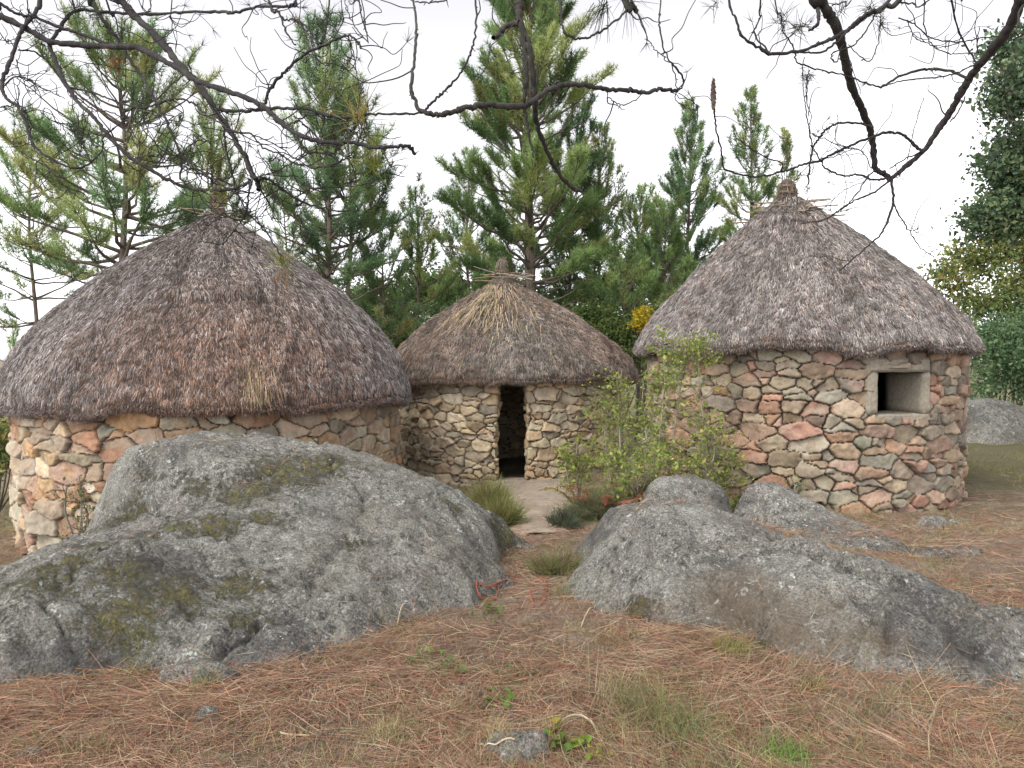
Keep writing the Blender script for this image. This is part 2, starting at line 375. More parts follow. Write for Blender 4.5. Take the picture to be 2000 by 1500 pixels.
# far side drops to the ground behind the ridge
for px, d in ((-250, 6.4), (-100, 6.3), (0, 6.1), (100, 6.3), (200, 6.8)): q = at(px, 1060, d); cl.append((q[0], q[1], float(g0(q[0], q[1]))-.1))
for px, d in ((200, 7.1), (300, 7.5), (400, 7.7), (550, 7.8), (700, 7.8), (850, 7.8), (1000, 7.7)): q = at(px, 1000, d); cl.append((q[0], q[1], float(g0(q[0], q[1]))-.2))
for px, py, d in ((300, 885, 6.9), (400, 866, 7.0), (550, 866, 7.1), (700, 890, 7.1), (850, 940, 7.0)): cl.append(('p', px, py, d))
rock('granite_boulder', 'largest granite boulder, with yellow-green moss and pale lichen, in front of the widest hut', cl, (-5.4, .75, 3.2, 8.1), .017, 1.0, c=.05, dz=-.03,
     grooves=[([(212, 1006, 5.9), (270, 992, 5.74), (335, 984, 5.66), (402, 962, 5.64), (480, 940, 5.75), (560, 915, 5.95)], .14, .045, .07),
              ([(330, 1335, 3.8), (400, 1290, 3.93), (470, 1255, 4.05), (500, 1215, 4.17), (490, 1170, 4.3)], .11, .035, .05),
              ([(560, 1150, 4.5), (650, 1080, 4.95), (760, 1050, 5.3), (880, 1030, 5.8)], .06, .028, .03),
              ([(10, 1170, 4.0), (110, 1122, 4.18), (235, 1062, 4.5), (350, 1062, 4.6)], .02, .03, .03)],
     moss=[(245, 1010, 5.75, .22), (300, 940, 5.9, .13), (390, 955, 5.75, .15), (230, 1060, 4.7, .3), (330, 1040, 4.9, .28), (120, 1110, 4.4, .3), (60, 1170, 4.2, .35), (420, 1030, 5.0, .25),
           (270, 1130, 4.3, .3), (350, 1150, 4.25, .28), (470, 1130, 4.45, .22), (480, 1190, 4.2, .2), (560, 920, 5.9, .4), (480, 960, 5.6, .35), (620, 905, 6.1, .35), (700, 1060, 5.1, .1), (1000, 1030, 6.6, .35), (250, 1200, 4.05, .3), (520, 1010, 5.2, .2), (880, 990, 6.2, .15), (330, 1180, 4.1, .1)],
     rust=[], dark=[(150, 1290, 3.9, .3), (300, 1120, 4.4, .3)])
# right boulder
baseR = [(1140, 1045, 6.8), (1120, 1100, 5.9), (1100, 1138, 5.42), (1165, 1180, 4.94), (1225, 1205, 4.7), (1350, 1228, 4.5), (1475, 1262, 4.22), (1575, 1300, 3.95), (1700, 1320, 3.82), (1825, 1332, 3.75), (1915, 1350, 3.65), (2010, 1335, 3.73), (2130, 1400, 3.5)]
bodyR = [(1190, 992, 6.1), (1250, 987, 6.0), (1325, 982, 6.0), (1400, 996, 5.95), (1160, 1060, 5.9), (1135, 1110, 5.55), (1200, 1050, 5.5), (1200, 1110, 5.12), (1300, 1045, 5.0), (1300, 1125, 4.76), (1300, 1180, 4.63), (1400, 1075, 4.85), (1400, 1150, 4.62), (1400, 1205, 4.5),
         (1450, 1088, 4.75), (1525, 1062, 4.7), (1525, 1150, 4.36), (1525, 1220, 4.15), (1450, 1030, 5.7), (1650, 1102, 4.47), (1650, 1190, 4.14), (1650, 1260, 3.97), (1720, 1124, 4.4), (1800, 1158, 4.22), (1800, 1250, 3.92), (1925, 1214, 3.98), (1925, 1285, 3.83), (2020, 1235, 4.0), (2150, 1290, 3.9),
         (1480, 1042, 5.5), (1560, 1200, 4.18), (1600, 1080, 5.1), (1700, 1118, 4.85)]
cr_ = with_skirt(baseR, bodyR)
for px, py, d in ((1200, 990, 7.0), (1300, 990, 6.9), (1400, 1010, 6.8), (1500, 1035, 6.5), (1600, 1068, 5.9), (1700, 1105, 5.4), (1810, 1152, 5.0), (1930, 1200, 4.65), (2100, 1220, 4.5), (2300, 1300, 4.2)):
    q = at(px, py, d); cr_.append((q[0], q[1], float(g0(q[0], q[1]))-.06))
    q = at(px, py, d+.5); cr_.append((q[0], q[1], float(g0(q[0], q[1]))-.3))
rock('granite_boulder', 'long low granite boulder with a rusty brown face, tapering away to the right edge', cr_, (.2, 4.6, 3.0, 7.8), .017, .9, c=.05,
     grooves=[([(1490, 1078, 4.8), (1570, 1098, 4.62), (1640, 1128, 4.4), (1700, 1138, 4.32), (1800, 1168, 4.15)], .15, .036, .09),
              ([(1340, 1010, 5.6), (1420, 1030, 5.5), (1500, 1055, 5.1), (1560, 1068, 4.85)], .11, .045, .05),
              ([(1230, 1000, 5.8), (1225, 1060, 5.3), (1190, 1120, 5.0)], .07, .03, .03),
              ([(1660, 1180, 4.2), (1720, 1230, 4.05), (1740, 1290, 3.9)], .09, .035, .04),
              ([(1840, 1190, 4.05), (1870, 1250, 3.9), (1880, 1310, 3.8)], .13, .06, .04)],
     moss=[(1480, 1270, 4.2, .15), (1250, 1190, 4.7, .12)], rust=[(1450, 1180, 4.5, .5), (1600, 1230, 4.2, .45), (1300, 1190, 4.7, .25), (1700, 1260, 4.0, .3), (1560, 1250, 4.1, .4)], dark=[(1760, 1210, 4.1, .3), (1830, 1240, 3.95, .28), (1900, 1280, 3.85, .25), (1500, 1030, 5.6, .3)])
# two domes behind it
c1 = with_skirt([(1235, 985, 7.45), (1270, 1000, 7.2), (1340, 1003, 7.1), (1400, 1000, 7.15), (1430, 985, 7.45)], [(1265, 955, 7.5), (1300, 936, 7.6), (1345, 929, 7.65), (1390, 938, 7.65), (1415, 958, 7.6), (1340, 965, 7.3), (1265, 975, 7.35)])
for px in (1250, 1330, 1410): q = at(px, 980, 8.2); c1.append((q[0], q[1], float(g0(q[0], q[1]))-.2))
rock('granite_boulder', 'small domed grey boulder between the shrubs and the long low boulder', c1, (1.0, 2.6, 6.6, 8.5), .022, .5, c=.08, group='small boulders behind the long boulder')
c2 = with_skirt([(1440, 992, 7.3), (1500, 1015, 7.0), (1570, 1045, 6.7), (1640, 1068, 6.45), (1700, 1080, 6.35), (1775, 1078, 6.35), (1760, 1060, 6.6)], [(1452, 960, 7.4), (1490, 942, 7.5), (1540, 958, 7.45), (1600, 985, 7.3), (1660, 1012, 7.1), (1720, 1040, 6.85), (1500, 985, 7.15), (1580, 1015, 6.95), (1660, 1045, 6.7)])
for px, py, d in ((1450, 985, 8.0), (1560, 1000, 7.95), (1680, 1020, 7.6), (1770, 1050, 7.1)): q = at(px, py, d); c2.append((q[0], q[1], float(g0(q[0], q[1]))-.2))
rock('granite_boulder', 'grey boulder sloping to the right at the foot of the hut with the window', c2, (1.8, 4.0, 5.9, 8.2), .022, .5, c=.08, group='small boulders behind the long boulder')
# far right outcrops
def dome_rock(label, px, py, d, w, h, dep=None, group=None, seed=0, st=.03, amp=.6, moss=()):
    """px,py = foot of the rock in front; w,h in metres"""
    q = at(px, py, d); dep = dep or w*.8; x0, y0 = q[0], q[1]+dep*.45; g = float(g0(x0, y0)); pts = []
    for k in range(8):
        a = k*math.pi/4+seed; r = 1+.15*math.sin(3*a+seed)
        for s, z in ((.5, -.02), (.38, h*.55), (.68, -.5)):
            pts.append((x0+math.cos(a)*w*s*r, y0+math.sin(a)*dep*s*r, g+z))
    pts += [(x0-w*.12, y0, g+h), (x0+w*.15, y0+dep*.1, g+h*.9)]
    return rock('granite_boulder', label, pts, (x0-w*.75, x0+w*.75, y0-dep*.75, y0+dep*.75), st, amp, c=.07*w, group=group, moss=moss)
dome_rock('grey sloping boulder in the grass to the right of the hut with the window', 1975, 862, 14.5, 2.4, .75, 1.8, 'boulders in the grass behind', 1, .05)
dome_rock('pale upright boulder half hidden behind the right wall of the hut with the window', 1882, 830, 17, 1.1, .95, 1.0, 'boulders in the grass behind', 2, .05)
dome_rock('small pale lichen-spotted rock at the bottom edge, lowest in the picture', 1005, 1492, 2.98, .3, .08, .2, None, .5, .01, .25)
dome_rock('small grey stone poking through the litter below the tip of the big mossy boulder', 395, 1405, 3.33, .13, .05, .11, None, 1.5, .01, .2)
dome_rock('small dark stone in the bottom left corner of the litter', 40, 1490, 2.95, .14, .045, .12, None, 2.5, .01, .2)
dome_rock('flat grey slab lying against the foot of the big mossy boulder', 370, 1335, 3.72, .42, .06, .3, None, 3.1, .012, .3)
dome_rock('pink stone lying in the grass at the right foot of the hut with the window', 1835, 1022, 7.4, .3, .1, .25, None, 1.1, .015, .2)
dome_rock('low pale stone breaking through the ground right of the boulders', 1880, 1085, 6.1, .6, .03, .4, None, .3, .02, .15)

# ------------------------------------------------------------------ ground
def axis(lo, hi, step, far, grow=1.25):
    a = list(np.arange(lo, hi+1e-6, step)); s = step
    while a[-1] < far: s *= grow; a.append(a[-1]+s)
    s = step
    while a[0] > -far: s *= grow; a.insert(0, a[0]-s)
    return np.array(a)
gx = axis(-9, 10, .05, 900); gy = axis(1.5, 15, .05, 900)
X, Y = np.meshgrid(gx, gy, indexing='ij'); Z = ground_z(X, Y)
green = sstep(8.5, 11, Y)*.62+.5*np.exp(-(((X-.2)/1.3)**2+((Y-8.3)/2.2)**2))+.5*sstep(3.0, 4.5, X)*sstep(6.2, 8, Y)*(1-sstep(-2, 9, -Y))
mesh('ground', np.stack([X, Y, Z], -1), grid_quads(len(gx), len(gy)), M_ground, attrs={'green': green}, smooth=True)['kind'] = 'structure'
# sandy path to the doorway
pc = smooth_path([(.1, 12.6), (.15, 11.6), (.35, 10.8), (.42, 10.0), (.3, 9.2), (.22, 8.4), (.25, 7.7), (.3, 7.0)], 12)
w = .62*np.linspace(1.25, .5, len(pc))
tx = np.gradient(pc, axis=0); nn = unit(np.stack([tx[:, 1], -tx[:, 0]], 1)); us = np.linspace(-1, 1, 31)
PX = pc[:, None, 0]+nn[:, None, 0]*us*w[:, None]; PY = pc[:, None, 1]+nn[:, None, 1]*us*w[:, None]
PX = PX+.12*fbm(PX*3, PY*3, 1); PY = PY+.1*fbm(PX*3, PY*3, 6)
PZ = ground_z(PX, PY)+.03*(1-np.abs(us)**2.5)[None, :]*1.2-.012
mp, nt, b, _ = mat('sandy_path'); n = N(nt)
nt.links.new(n.mix(n.ramp(n.noise(9, 8, .7), [(.52, 0), (.7, .8)]), n.ramp(n.noise(3, 8, .7), [(.3, (.25, .21, .165)), (.7, (.4, .35, .28))]), (.14, .11, .075)), b.inputs['Base Color'])
b.inputs['Roughness'].default_value = .95; n.bump(n.noise(40, 8, .7), .7, .02, b)
mesh('path', np.stack([PX, PY, PZ], -1), grid_quads(len(pc), 31), mp, smooth=True)['kind'] = 'structure'

# ------------------------------------------------------------------ stone walls
def stones_seeds(U, z0, z1, hmin, hmax, seed, amin=1.1, amax=2.9):
    r = np.random.default_rng(seed); S = []; z = z0
    while z < z1:
        h = r.uniform(hmin, hmax); u = 0
        while u < U:
            w = h*r.uniform(amin, amax)
            k = r.random()
            if k < .22:      # two small ones stacked
                S.append((u+w/2, z+h*.25, w*.55, h*.5)); S.append((u+w/2+r.normal()*.02, z+h*.76, w*.5, h*.45))
            else:
                S.append((u+w/2, z+h/2+r.normal()*h*.18, w, h*r.uniform(.85, 1.15)))
            if r.random() < .28: S.append((u+w, z+r.uniform(0, h), h*.38, h*.33)); w += h*.1
            u += w
        z += h*.92
    return np.array(S)
def wall_surface(path, nrm, z0, z1, step, seed, hmin, hmax, palette, keep_fn=None, amp=1.0, joint=.012, closed=True, base=None, wts=None, gapdark=.35):
    """path: (n,2) plan points evenly spaced, nrm: outward normals"""
    n = len(path); seg = np.linalg.norm(np.roll(path, -1, 0)-path, axis=1); u = np.concatenate([[0], np.cumsum(seg)[:-1]]); U = seg.sum()
    vz = np.arange(z0, z1+step*.5, step); m = len(vz)
    S = stones_seeds(U, z0, z1+.1, hmin, hmax, seed)
    UU, ZZ = np.meshgrid(u, vz, indexing='ij')
    wu = UU+.022*fbm(UU*7, ZZ*7, seed, 3)+.006*fbm(UU*26, ZZ*26, seed, 2); wz = ZZ+.022*fbm(UU*7, ZZ*7, seed+9.3, 3)+.006*fbm(UU*26, ZZ*26, seed+4, 2)
    a = wu.ravel(); c = wz.ravel(); F1 = np.full(len(a), 1e9); F2 = F1.copy(); I1 = np.zeros(len(a), int); I2 = I1.copy()
    AZ_ = 1.75; wt = S[:, 2]*S[:, 3]*AZ_*.17
    for i, (su, sz, sw, sh) in enumerate(S):
        du = np.abs(a-su); du = np.minimum(du, U-du) if closed else du
        near = np.where((du < .55) & (np.abs(c-sz) < .42))[0]
        d = du[near]**2+(AZ_*(c[near]-sz))**2-wt[i]
        f1, f2 = F1[near], F2[near]
        b1 = d < f1; b2 = (~b1) & (d < f2)
        I2[near] = np.where(b1, I1[near], np.where(b2, i, I2[near]))
        F2[near] = np.where(b1, f1, np.where(b2, d, f2)); F1[near] = np.where(b1, d, f1); I1[near] = np.where(b1, i, I1[near])
    F2 = np.minimum(F2, F1+1); q_ = np.abs(S[I1, 0]-S[I2, 0]); q_ = np.minimum(q_, U-q_)
    e = (F2-F1)/(2*np.maximum(np.hypot(q_, AZ_*(S[I1, 1]-S[I2, 1])), .03))
    r = np.random.default_rng(seed+1); K = len(S)
    proud = r.normal(size=K)*.018; tu, tz = r.normal(size=K)*.16, r.normal(size=K)*.15
    pil = .028*(1-np.exp(-np.maximum(e-joint*.4, 0)/.008))
    du = a-S[I1, 0]; du = np.where(du > U/2, du-U, du); du = np.where(du < -U/2, du+U, du)
    h = pil+(proud[I1]+du*tu[I1]+(c-S[I1, 1])*tz[I1])*sstep(0, .02, e)+.011*np.abs(fbm(a*8, c*8, I1*1.7, 3))+.006*fbm(a*6, c*6, I1*1.7, 3)+.005*fbm(a*22, c*22, seed, 3)
    h = h-.045*(1-sstep(joint*.3, joint*1.1, e))
    h = (h*amp).reshape(n, m)
    nx = nrm[:, None, 0]; ny = nrm[:, None, 1]
    lean = 0
    big = .03*fbm(UU*.8, ZZ*.8, seed, 2)
    V = np.stack([path[:, None, 0]+nx*(h+big), path[:, None, 1]+ny*(h+big), ZZ], -1)
    pal = np.asarray(palette, float); ci = r.choice(len(pal), K, p=wts)
    cc = pal[ci]*(1+.22*r.normal(size=(K, 1))).clip(.5, 1.5)*(1+.02*r.normal(size=(K, 3)))
    c2 = pal[r.choice(len(pal), K, p=wts)]
    blend = sstep(-.1, .5, fbm(a*6, c*6, I1*3.1, 3))[:, None]*.6
    C = cc[I1]*(1-blend)+c2[I1]*blend
    j = (1-sstep(joint*.3, joint*1.0, e))[:, None]
    C = C*(1-j)+np.array([.04, .032, .025])*gapdark/.35*j
    C = np.clip(C, .01, .8)
    Q = grid_quads(n, m, wrap=closed)
    if keep_fn is not None:
        ctr = V.reshape(-1, 3)[Q].mean(1); Q = Q[keep_fn(ctr)]
    return V.reshape(-1, 3), Q, C
PAL_MID = [(.52, .43, .30), (.46, .40, .29), (.56, .48, .35), (.47, .34, .21), (.42, .37, .28), (.50, .39, .25)]
PAL_LEFT = [(.44, .29, .16), (.42, .34, .24), (.45, .39, .29), (.38, .23, .14), (.42, .28, .16), (.36, .33, .26), (.40, .30, .22), (.33, .23, .17), (.40, .35, .26)]
PAL_RIGHT = [(.32, .235, .165), (.31, .27, .205), (.33, .205, .135), (.25, .235, .185), (.36, .295, .21), (.30, .215, .16), (.35, .265, .18), (.27, .255, .2), (.31, .255, .18), (.22, .19, .15), (.36, .215, .155), (.35, .24, .19)]
def arc_path(cx, cy, r, a0, a1, step):
    n = max(8, int(abs(a1-a0)*r/step)); a = np.linspace(a0, a1, n, endpoint=False)
    nr = np.stack([np.cos(a), np.sin(a)], 1); return np.array([cx, cy])+nr*r, nr
def ring_path(cx, cy, r, front, fine, coarse=.05, sign=1):
    """full circle, fine on the half that faces `front`"""
    p1, n1 = arc_path(cx, cy, r, front-1.75, front+1.75, fine); p2, n2 = arc_path(cx, cy, r, front+1.75, front+2*math.pi-1.75, coarse)
    return np.concatenate([p1, p2]), np.concatenate([n1, n2])*sign

# ------------------------------------------------------------------ thatch
def roof(root, cx, cy, Rr, ze, zt, power, colfn, nblades, seed, apex=(0, 0), Rw=1.9, ledge=.006, blen=.055, thick=.13, rim=None, pale=0, neck=.06):
    r = np.random.default_rng(seed); nu, nv = 420, 130
    a = np.arange(nu)/nu*2*np.pi; t = np.linspace(0, 1, nv)
    front = math.atan2(-cy, -cx)
    def surf(a, t):
        rad = neck+(Rr-neck)*(1-(1-np.minimum(t, 1))**power)+.3*np.maximum(t-1, 0)*Rr
        z = zt+(ze+thick-zt)*t
        bx = 1-t
        lay = (t*7+1.3*fbm(np.cos(a)*2, np.sin(a)*2, t*2+seed, 3)+.2*np.sin(a*3)) % 1
        off = ledge*(lay-.5)*np.minimum(1, t*4)+.05*fbm(np.cos(a)*2.2*Rr, np.sin(a)*2.2*Rr, t*4+seed, 3)*np.minimum(1, t*3)+.014*fbm(np.cos(a)*8*Rr, np.sin(a)*9*Rr, t*22+seed, 3)
        if rim is not None: off = off+rim(a, t)
        sl = (zt-ze-thick); nl = math.hypot(Rr, sl)
        rad = rad+off*sl/nl; z = z+off*Rr/nl
        x = cx+rad*np.cos(a)+apex[0]*bx**1.5; y = cy+rad*np.sin(a)+apex[1]*bx**1.5
        z = z+.04*fbm(np.cos(a)*1.2*Rr, np.sin(a)*1.2*Rr, seed+3, 2)*t
        return np.stack([x, y, z], -1)
    A, T = np.meshgrid(a, t, indexing='ij'); V = surf(A, T)
    # rounded eave, then the underside back to the wall
    e0 = V[:, -1]; rings = [V]
    rr = np.stack([np.cos(a), np.sin(a), 0*a], 1)
    for dr, dz in ((.008, -.35*thick), (-.012, -.75*thick), (-.06, -thick-.0), (-.16, -thick+.0), (-(Rr-Rw)-.02, -thick+.07), (-(Rr-Rw)-.55, -thick+.45)):
        jit = .012*fbm(np.cos(a)*14, np.sin(a)*14, dz*30, 3)
        rings.append((e0+rr*(dr+jit)[:, None]+np.array([0, 0, dz]))[:, None])
    V = np.concatenate(rings, 1); nv2 = V.shape[1]
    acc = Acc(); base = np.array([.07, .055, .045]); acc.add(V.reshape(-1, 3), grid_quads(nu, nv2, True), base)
    # reeds: more on the visible side
    tt = r.random(nblades*2)*.995+.002; tt = tt[r.random(len(tt)) < 1.08*(1-(1-tt)**power)+.02][:nblades]; n = len(tt)
    aa = front+np.where(r.random(n) < .8, r.uniform(-1.75, 1.75, n), r.uniform(1.75, 2*np.pi-1.75, n))
    P = surf(aa, tt); e = .004
    dn = unit(surf(aa, np.minimum(tt+e, 1.01))-surf(aa, tt-e)); sd = unit(surf(aa+e, tt)-surf(aa-e, tt)); nr = unit(np.cross(sd, dn)); nr = nr*np.sign(nr[:, 2:3])
    lift = .05+.16*np.abs(r.normal(size=n))
    sway = .22*r.normal(size=n)+.35*fbm(np.cos(aa)*5*Rr, np.sin(aa)*5*Rr, tt*12, 2)
    D = dn+nr*lift[:, None]+sd*sway[:, None]
    L = blen*r.uniform(.5, 1.5, n); P = P-dn*L[:, None]*.5
    C = colfn(aa-front, tt, r, n)
    C = 1.12*C*(1+.35*fbm(np.cos(aa)*9*Rr, np.sin(aa)*9*Rr, tt*20+seed, 3)+.2*fbm(np.cos(aa)*1.7*Rr, np.sin(aa)*1.7*Rr, tt*3+seed, 2)).clip(.45, 1.6)[:, None]
    # rows of cut ends: darker where the next layer begins is real shadow; only pigment varies here
    ribbons(acc, P, D, L, r.uniform(.003, .0066, n), C, bend=-nr*.008+np.array([0, 0, -.004]), nseg=1, tip=.5, side=nr+.7*r.normal(size=(n, 3)))
    # eave fringe
    m = nblades//6; aa = front+r.uniform(-1.9, 1.9, m); P = surf(aa, np.full(m, 1.0)); ra = np.stack([np.cos(aa), np.sin(aa), 0*aa], 1)
    dz = r.random(m)*(thick); P = P+np.array([0, 0, -1])*dz[:, None]-ra*(.01+.05*(dz/thick)**3)[:, None]
    D = ra*r.uniform(.15, .9, m)[:, None]+np.array([0, 0, -1])*r.uniform(.5, 1.2, m)[:, None]+.15*r.normal(size=(m, 3))
    C = colfn(aa-front, np.ones(m), r, m)
    ribbons(acc, P-unit(D)*.02, D, r.uniform(.03, .09, m), r.uniform(.004, .009, m), C, nseg=1, tip=.5)
    o = acc.build('thatched_roof', M_straw, root)
    return o, surf, front
def topknot(roofo, x, y, z0, z1, r0, rtop, colr, nst, root, seed, name='topknot', flare=1.6, bandz=None):
    r = np.random.default_rng(seed); acc = Acc()
    zz = np.linspace(0, 1, 14); rad = r0+(rtop-r0)*zz; rad = rad*(1+.5*(1-zz)**3*flare)
    rad = rad*(1+.12*np.sin(zz*9)); rad[-1] *= .6
    tube(acc, [(x+.03*math.sin(q*4), y, z0+(z1-z0)*q) for q in zz], rad, np.array(colr)*.5, 14, .05)
    q = r.random(nst); a = r.random(nst)*2*np.pi; rr = np.interp(q, zz, rad)
    P = np.stack([x+rr*np.cos(a), y+rr*np.sin(a), z0+(z1-z0)*q], 1)
    D = np.stack([np.cos(a)*.3, np.sin(a)*.3, -np.ones(nst)], 1)+.2*r.normal(size=(nst, 3))
    ribbons(acc, P, D, r.uniform(.06, .16, nst), r.uniform(.006, .012, nst), pick([colr, np.array(colr)*1.5, np.array(colr)*.5], nst, .2), nseg=1)
    # ragged top
    m = nst//4; a = r.random(m)*2*np.pi; P = np.stack([x+rtop*.6*np.cos(a)*r.random(m), y+rtop*.6*np.sin(a)*r.random(m), np.full(m, z1-.04)], 1)
    ribbons(acc, P, np.stack([np.cos(a)*.6, np.sin(a)*.6, np.ones(m)], 1), r.uniform(.03, .1, m), .008, pick([colr, np.array(colr)*1.4], m, .2), nseg=1)
    o = acc.build(name, M_straw, roofo)
    if bandz:
        for bz in bandz:
            b = Acc(); k = np.linspace(0, 2*np.pi, 30); br = np.interp((bz-z0)/(z1-z0), zz, rad)+.008
            for s in range(3):
                tube(b, np.stack([x+br*np.cos(k), y+br*np.sin(k), bz+.014*s+.01*np.sin(k*2+s)], 1), .009, (.2, .16, .1), 5)
            b.build('tie', M_straw, roofo)
    return o
def sticks(roofo, x, y, z, n, l, seed, spread=.05, r0=.008, zj=.05):
    r = np.random.default_rng(seed)
    for i in range(n):
        a = r.uniform(0, 2*np.pi); d = np.array([math.cos(a), math.sin(a), r.uniform(-.12, .22)])
        c = np.array([x+r.normal()*spread, y+r.normal()*spread, z+r.normal()*zj]); L = l*r.uniform(.65, 1.2)
        p = [c-d*L*.5, c-d*L*.15+r.normal(size=3)*.015, c+d*L*.2+r.normal(size=3)*.02, c+d*L*.55+r.normal(size=3)*.03]
        acc = Acc(); P = smooth_path(p, 4); tube(acc, P, np.linspace(r0*1.2, r0*.6, len(P)), pick([(.34, .28, .2), (.25, .2, .15)], 1)[0], 6)
        acc.build('stick', M_bark, roofo)

GREY = [(.345, .33, .335), (.23, .217, .222), (.49, .47, .475), (.10, .091, .09), (.295, .28, .275), (.14, .128, .126), (.33, .305, .27)]
PURP = [(.26, .17, .135), (.31, .21, .17), (.16, .105, .085), (.36, .27, .22), (.21, .145, .12)]
RUST = [(.24, .125, .075), (.30, .17, .10), (.17, .09, .06)]
STRAW = [(.5, .41, .26), (.42, .33, .2), (.36, .29, .19)]
def mixcol(r, n, ws):
    """ws: list of (palette, weight array)"""
    W = np.stack([np.broadcast_to(w, (n,)) for _, w in ws], 1); W = W/W.sum(1, keepdims=True); u = r.random(n); cum = np.cumsum(W, 1); k = (u[:, None] > cum).sum(1).clip(0, len(ws)-1)
    C = np.zeros((n, 3))
    for i, (p, _) in enumerate(ws):
        m = k == i
        if m.any():
            p = np.asarray(p); C[m] = p[r.integers(0, len(p), m.sum())]
    return C*(1+.2*r.normal(size=(n, 1))).clip(.4, 1.8)

# hut positions (from eye level, hut widths and wall feet)
HL = (-4.23, 11.0, 2.52); HM = (.0, 14.17, 2.05); HR = (3.80, 10.15, 1.92)

# ---- left hut
hutL = tag(empty('round_stone_hut', (HL[0], HL[1], -.8)), 'widest round stone hut with a broad grey and reddish-brown thatched dome, behind the mossy boulder', 'hut')
fL = math.atan2(-HL[1], -HL[0])
p, nn_ = ring_path(HL[0], HL[1], HL[2], fL, .0125)
V, Q, C = wall_surface(p, nn_, -1.15, 1.08, .0125, 3, .14, .27, PAL_LEFT, joint=.010)
mesh('wall', V, Q, M_stone, hutL, C, smooth=True)
p, nn_ = ring_path(HL[0], HL[1], HL[2]-.45, fL, .06, .06, -1)
V, Q, C = wall_surface(p, nn_, -1.1, 1.08, .06, 31, .17, .3, PAL_LEFT); mesh('inner_wall', V, Q, M_stone, hutL, C, smooth=True)
def colL(a, t, r, n):
    nz = fbm(a*2.2, t*5, 3, 3)
    red = np.exp(-((a-.02)/.5)**2-((t-.80)/.24)**2)*4.5+.04+.12*(nz > .25)*sstep(.2, .5, t)
    rim = 1.6*sstep(.93, 1, t)*np.exp(-((a-.1)/.8)**2)
    pale = 2.2*np.exp(-((a-.14)/.045)**2-((t-.93)/.08)**2)
    return mixcol(r, n, [(GREY, 1.5+.4*(a < -.3)), (PURP, red), (RUST, rim+.02+1.6*np.exp(-((a-.0)/.42)**2-((t-.84)/.2)**2)), (STRAW, pale+.012)])
def rimL(a, t):
    da = (a-fL+np.pi) % (2*np.pi)-np.pi
    return .09*np.exp(-((da+.0)/.3)**2)*sstep(.30, .50, t)*(1-sstep(.50, .535, t))+.05*np.exp(-((da+.05)/.55)**2)*sstep(.85, 1, t)
roL, sL, _ = roof(hutL, HL[0], HL[1], 2.74, .97, 3.68, 1.68, colL, 310000, 5, thick=.085, Rw=HL[2], rim=rimL, ledge=.008)
topknot(roL, HL[0], HL[1]-.02, 3.45, 4.1, .11, .04, (.2, .16, .13), 900, hutL, 4, flare=1.2, bandz=(3.78,))
sticks(roL, HL[0], HL[1]-.15, 3.62, 8, .8, 9, r0=.007)
acc = Acc(); n_ = 230; aa = rng.normal(fL+.14, .04, n_); P = sL(aa, rng.uniform(.78, .97, n_)); ra = np.stack([np.cos(aa), np.sin(aa), 0*aa], 1)
ribbons(acc, P+ra*.02, ra*rng.uniform(.35, .7, n_)[:, None]+np.array([0, 0, -1])+.08*rng.normal(size=(n_, 3)), rng.uniform(.1, .27, n_), .005, pick(STRAW, n_, .2), nseg=2)
acc.build('loose_straw', M_straw, roL)['label'] = 'pale yellow straw tuft hanging at the eave'

# ---- middle hut: C-shaped wall round the doorway
hutM = tag(empty('round_stone_hut', (HM[0], HM[1], -.4)), 'cream stone hut at the back centre with a narrow black doorway', 'hut')
fM = -math.pi/2-.0; dw = .275/HM[2]; tin = .42
def cpath(cx, cy, r, tin, mid, dw, step, back=.05):
    o1, n1 = arc_path(cx, cy, r, mid+dw, mid+1.7, step); o2, n2 = arc_path(cx, cy, r, mid+1.7, mid+2*math.pi-1.7, back); o3, n3 = arc_path(cx, cy, r, mid+2*math.pi-1.7, mid+2*math.pi-dw, step)
    ri = r-tin; hw = math.sin(dw)*r; di = math.asin(hw/ri)
    a1 = mid-dw; k = int(tin/step); q = np.linspace(0, 1, k, endpoint=False)[:, None]
    s = o3[-1]*0+np.array([cx, cy])+r*np.array([math.cos(a1), math.sin(a1)]); e = np.array([cx, cy])+ri*np.array([math.cos(mid-di), math.sin(mid-di)])
    j1 = s+(e-s)*q; nj1 = np.tile(np.array([-math.sin(mid), math.cos(mid)]), (k, 1))
    i1, m1 = arc_path(cx, cy, ri, mid-di, mid-2*math.pi+di, .04)
    s2 = np.array([cx, cy])+ri*np.array([math.cos(mid+di), math.sin(mid+di)]); e2 = np.array([cx, cy])+r*np.array([math.cos(mid+dw), math.sin(mid+dw)])
    j2 = s2+(e2-s2)*q
    path = np.concatenate([o1, o2, o3, j1, i1, j2]); nr = np.concatenate([n1, n2, n3, nj1, -m1, -nj1])
    K = 3   # round the corners a little
    nr2 = nr.copy()
    for _ in range(K): nr2 = nr2+np.roll(nr2, 1, 0)+np.roll(nr2, -1, 0); nr2 = unit(nr2)
    return path, nr2
p, nn_ = cpath(HM[0], HM[1], HM[2], tin, fM, dw, .0135)
V, Q, C = wall_surface(p, nn_, -.75, 1.31, .0135, 14, .10, .205, PAL_MID, joint=.010, amp=1.05, gapdark=.5)
mesh('wall', V, Q, M_stone, hutM, C, smooth=True)
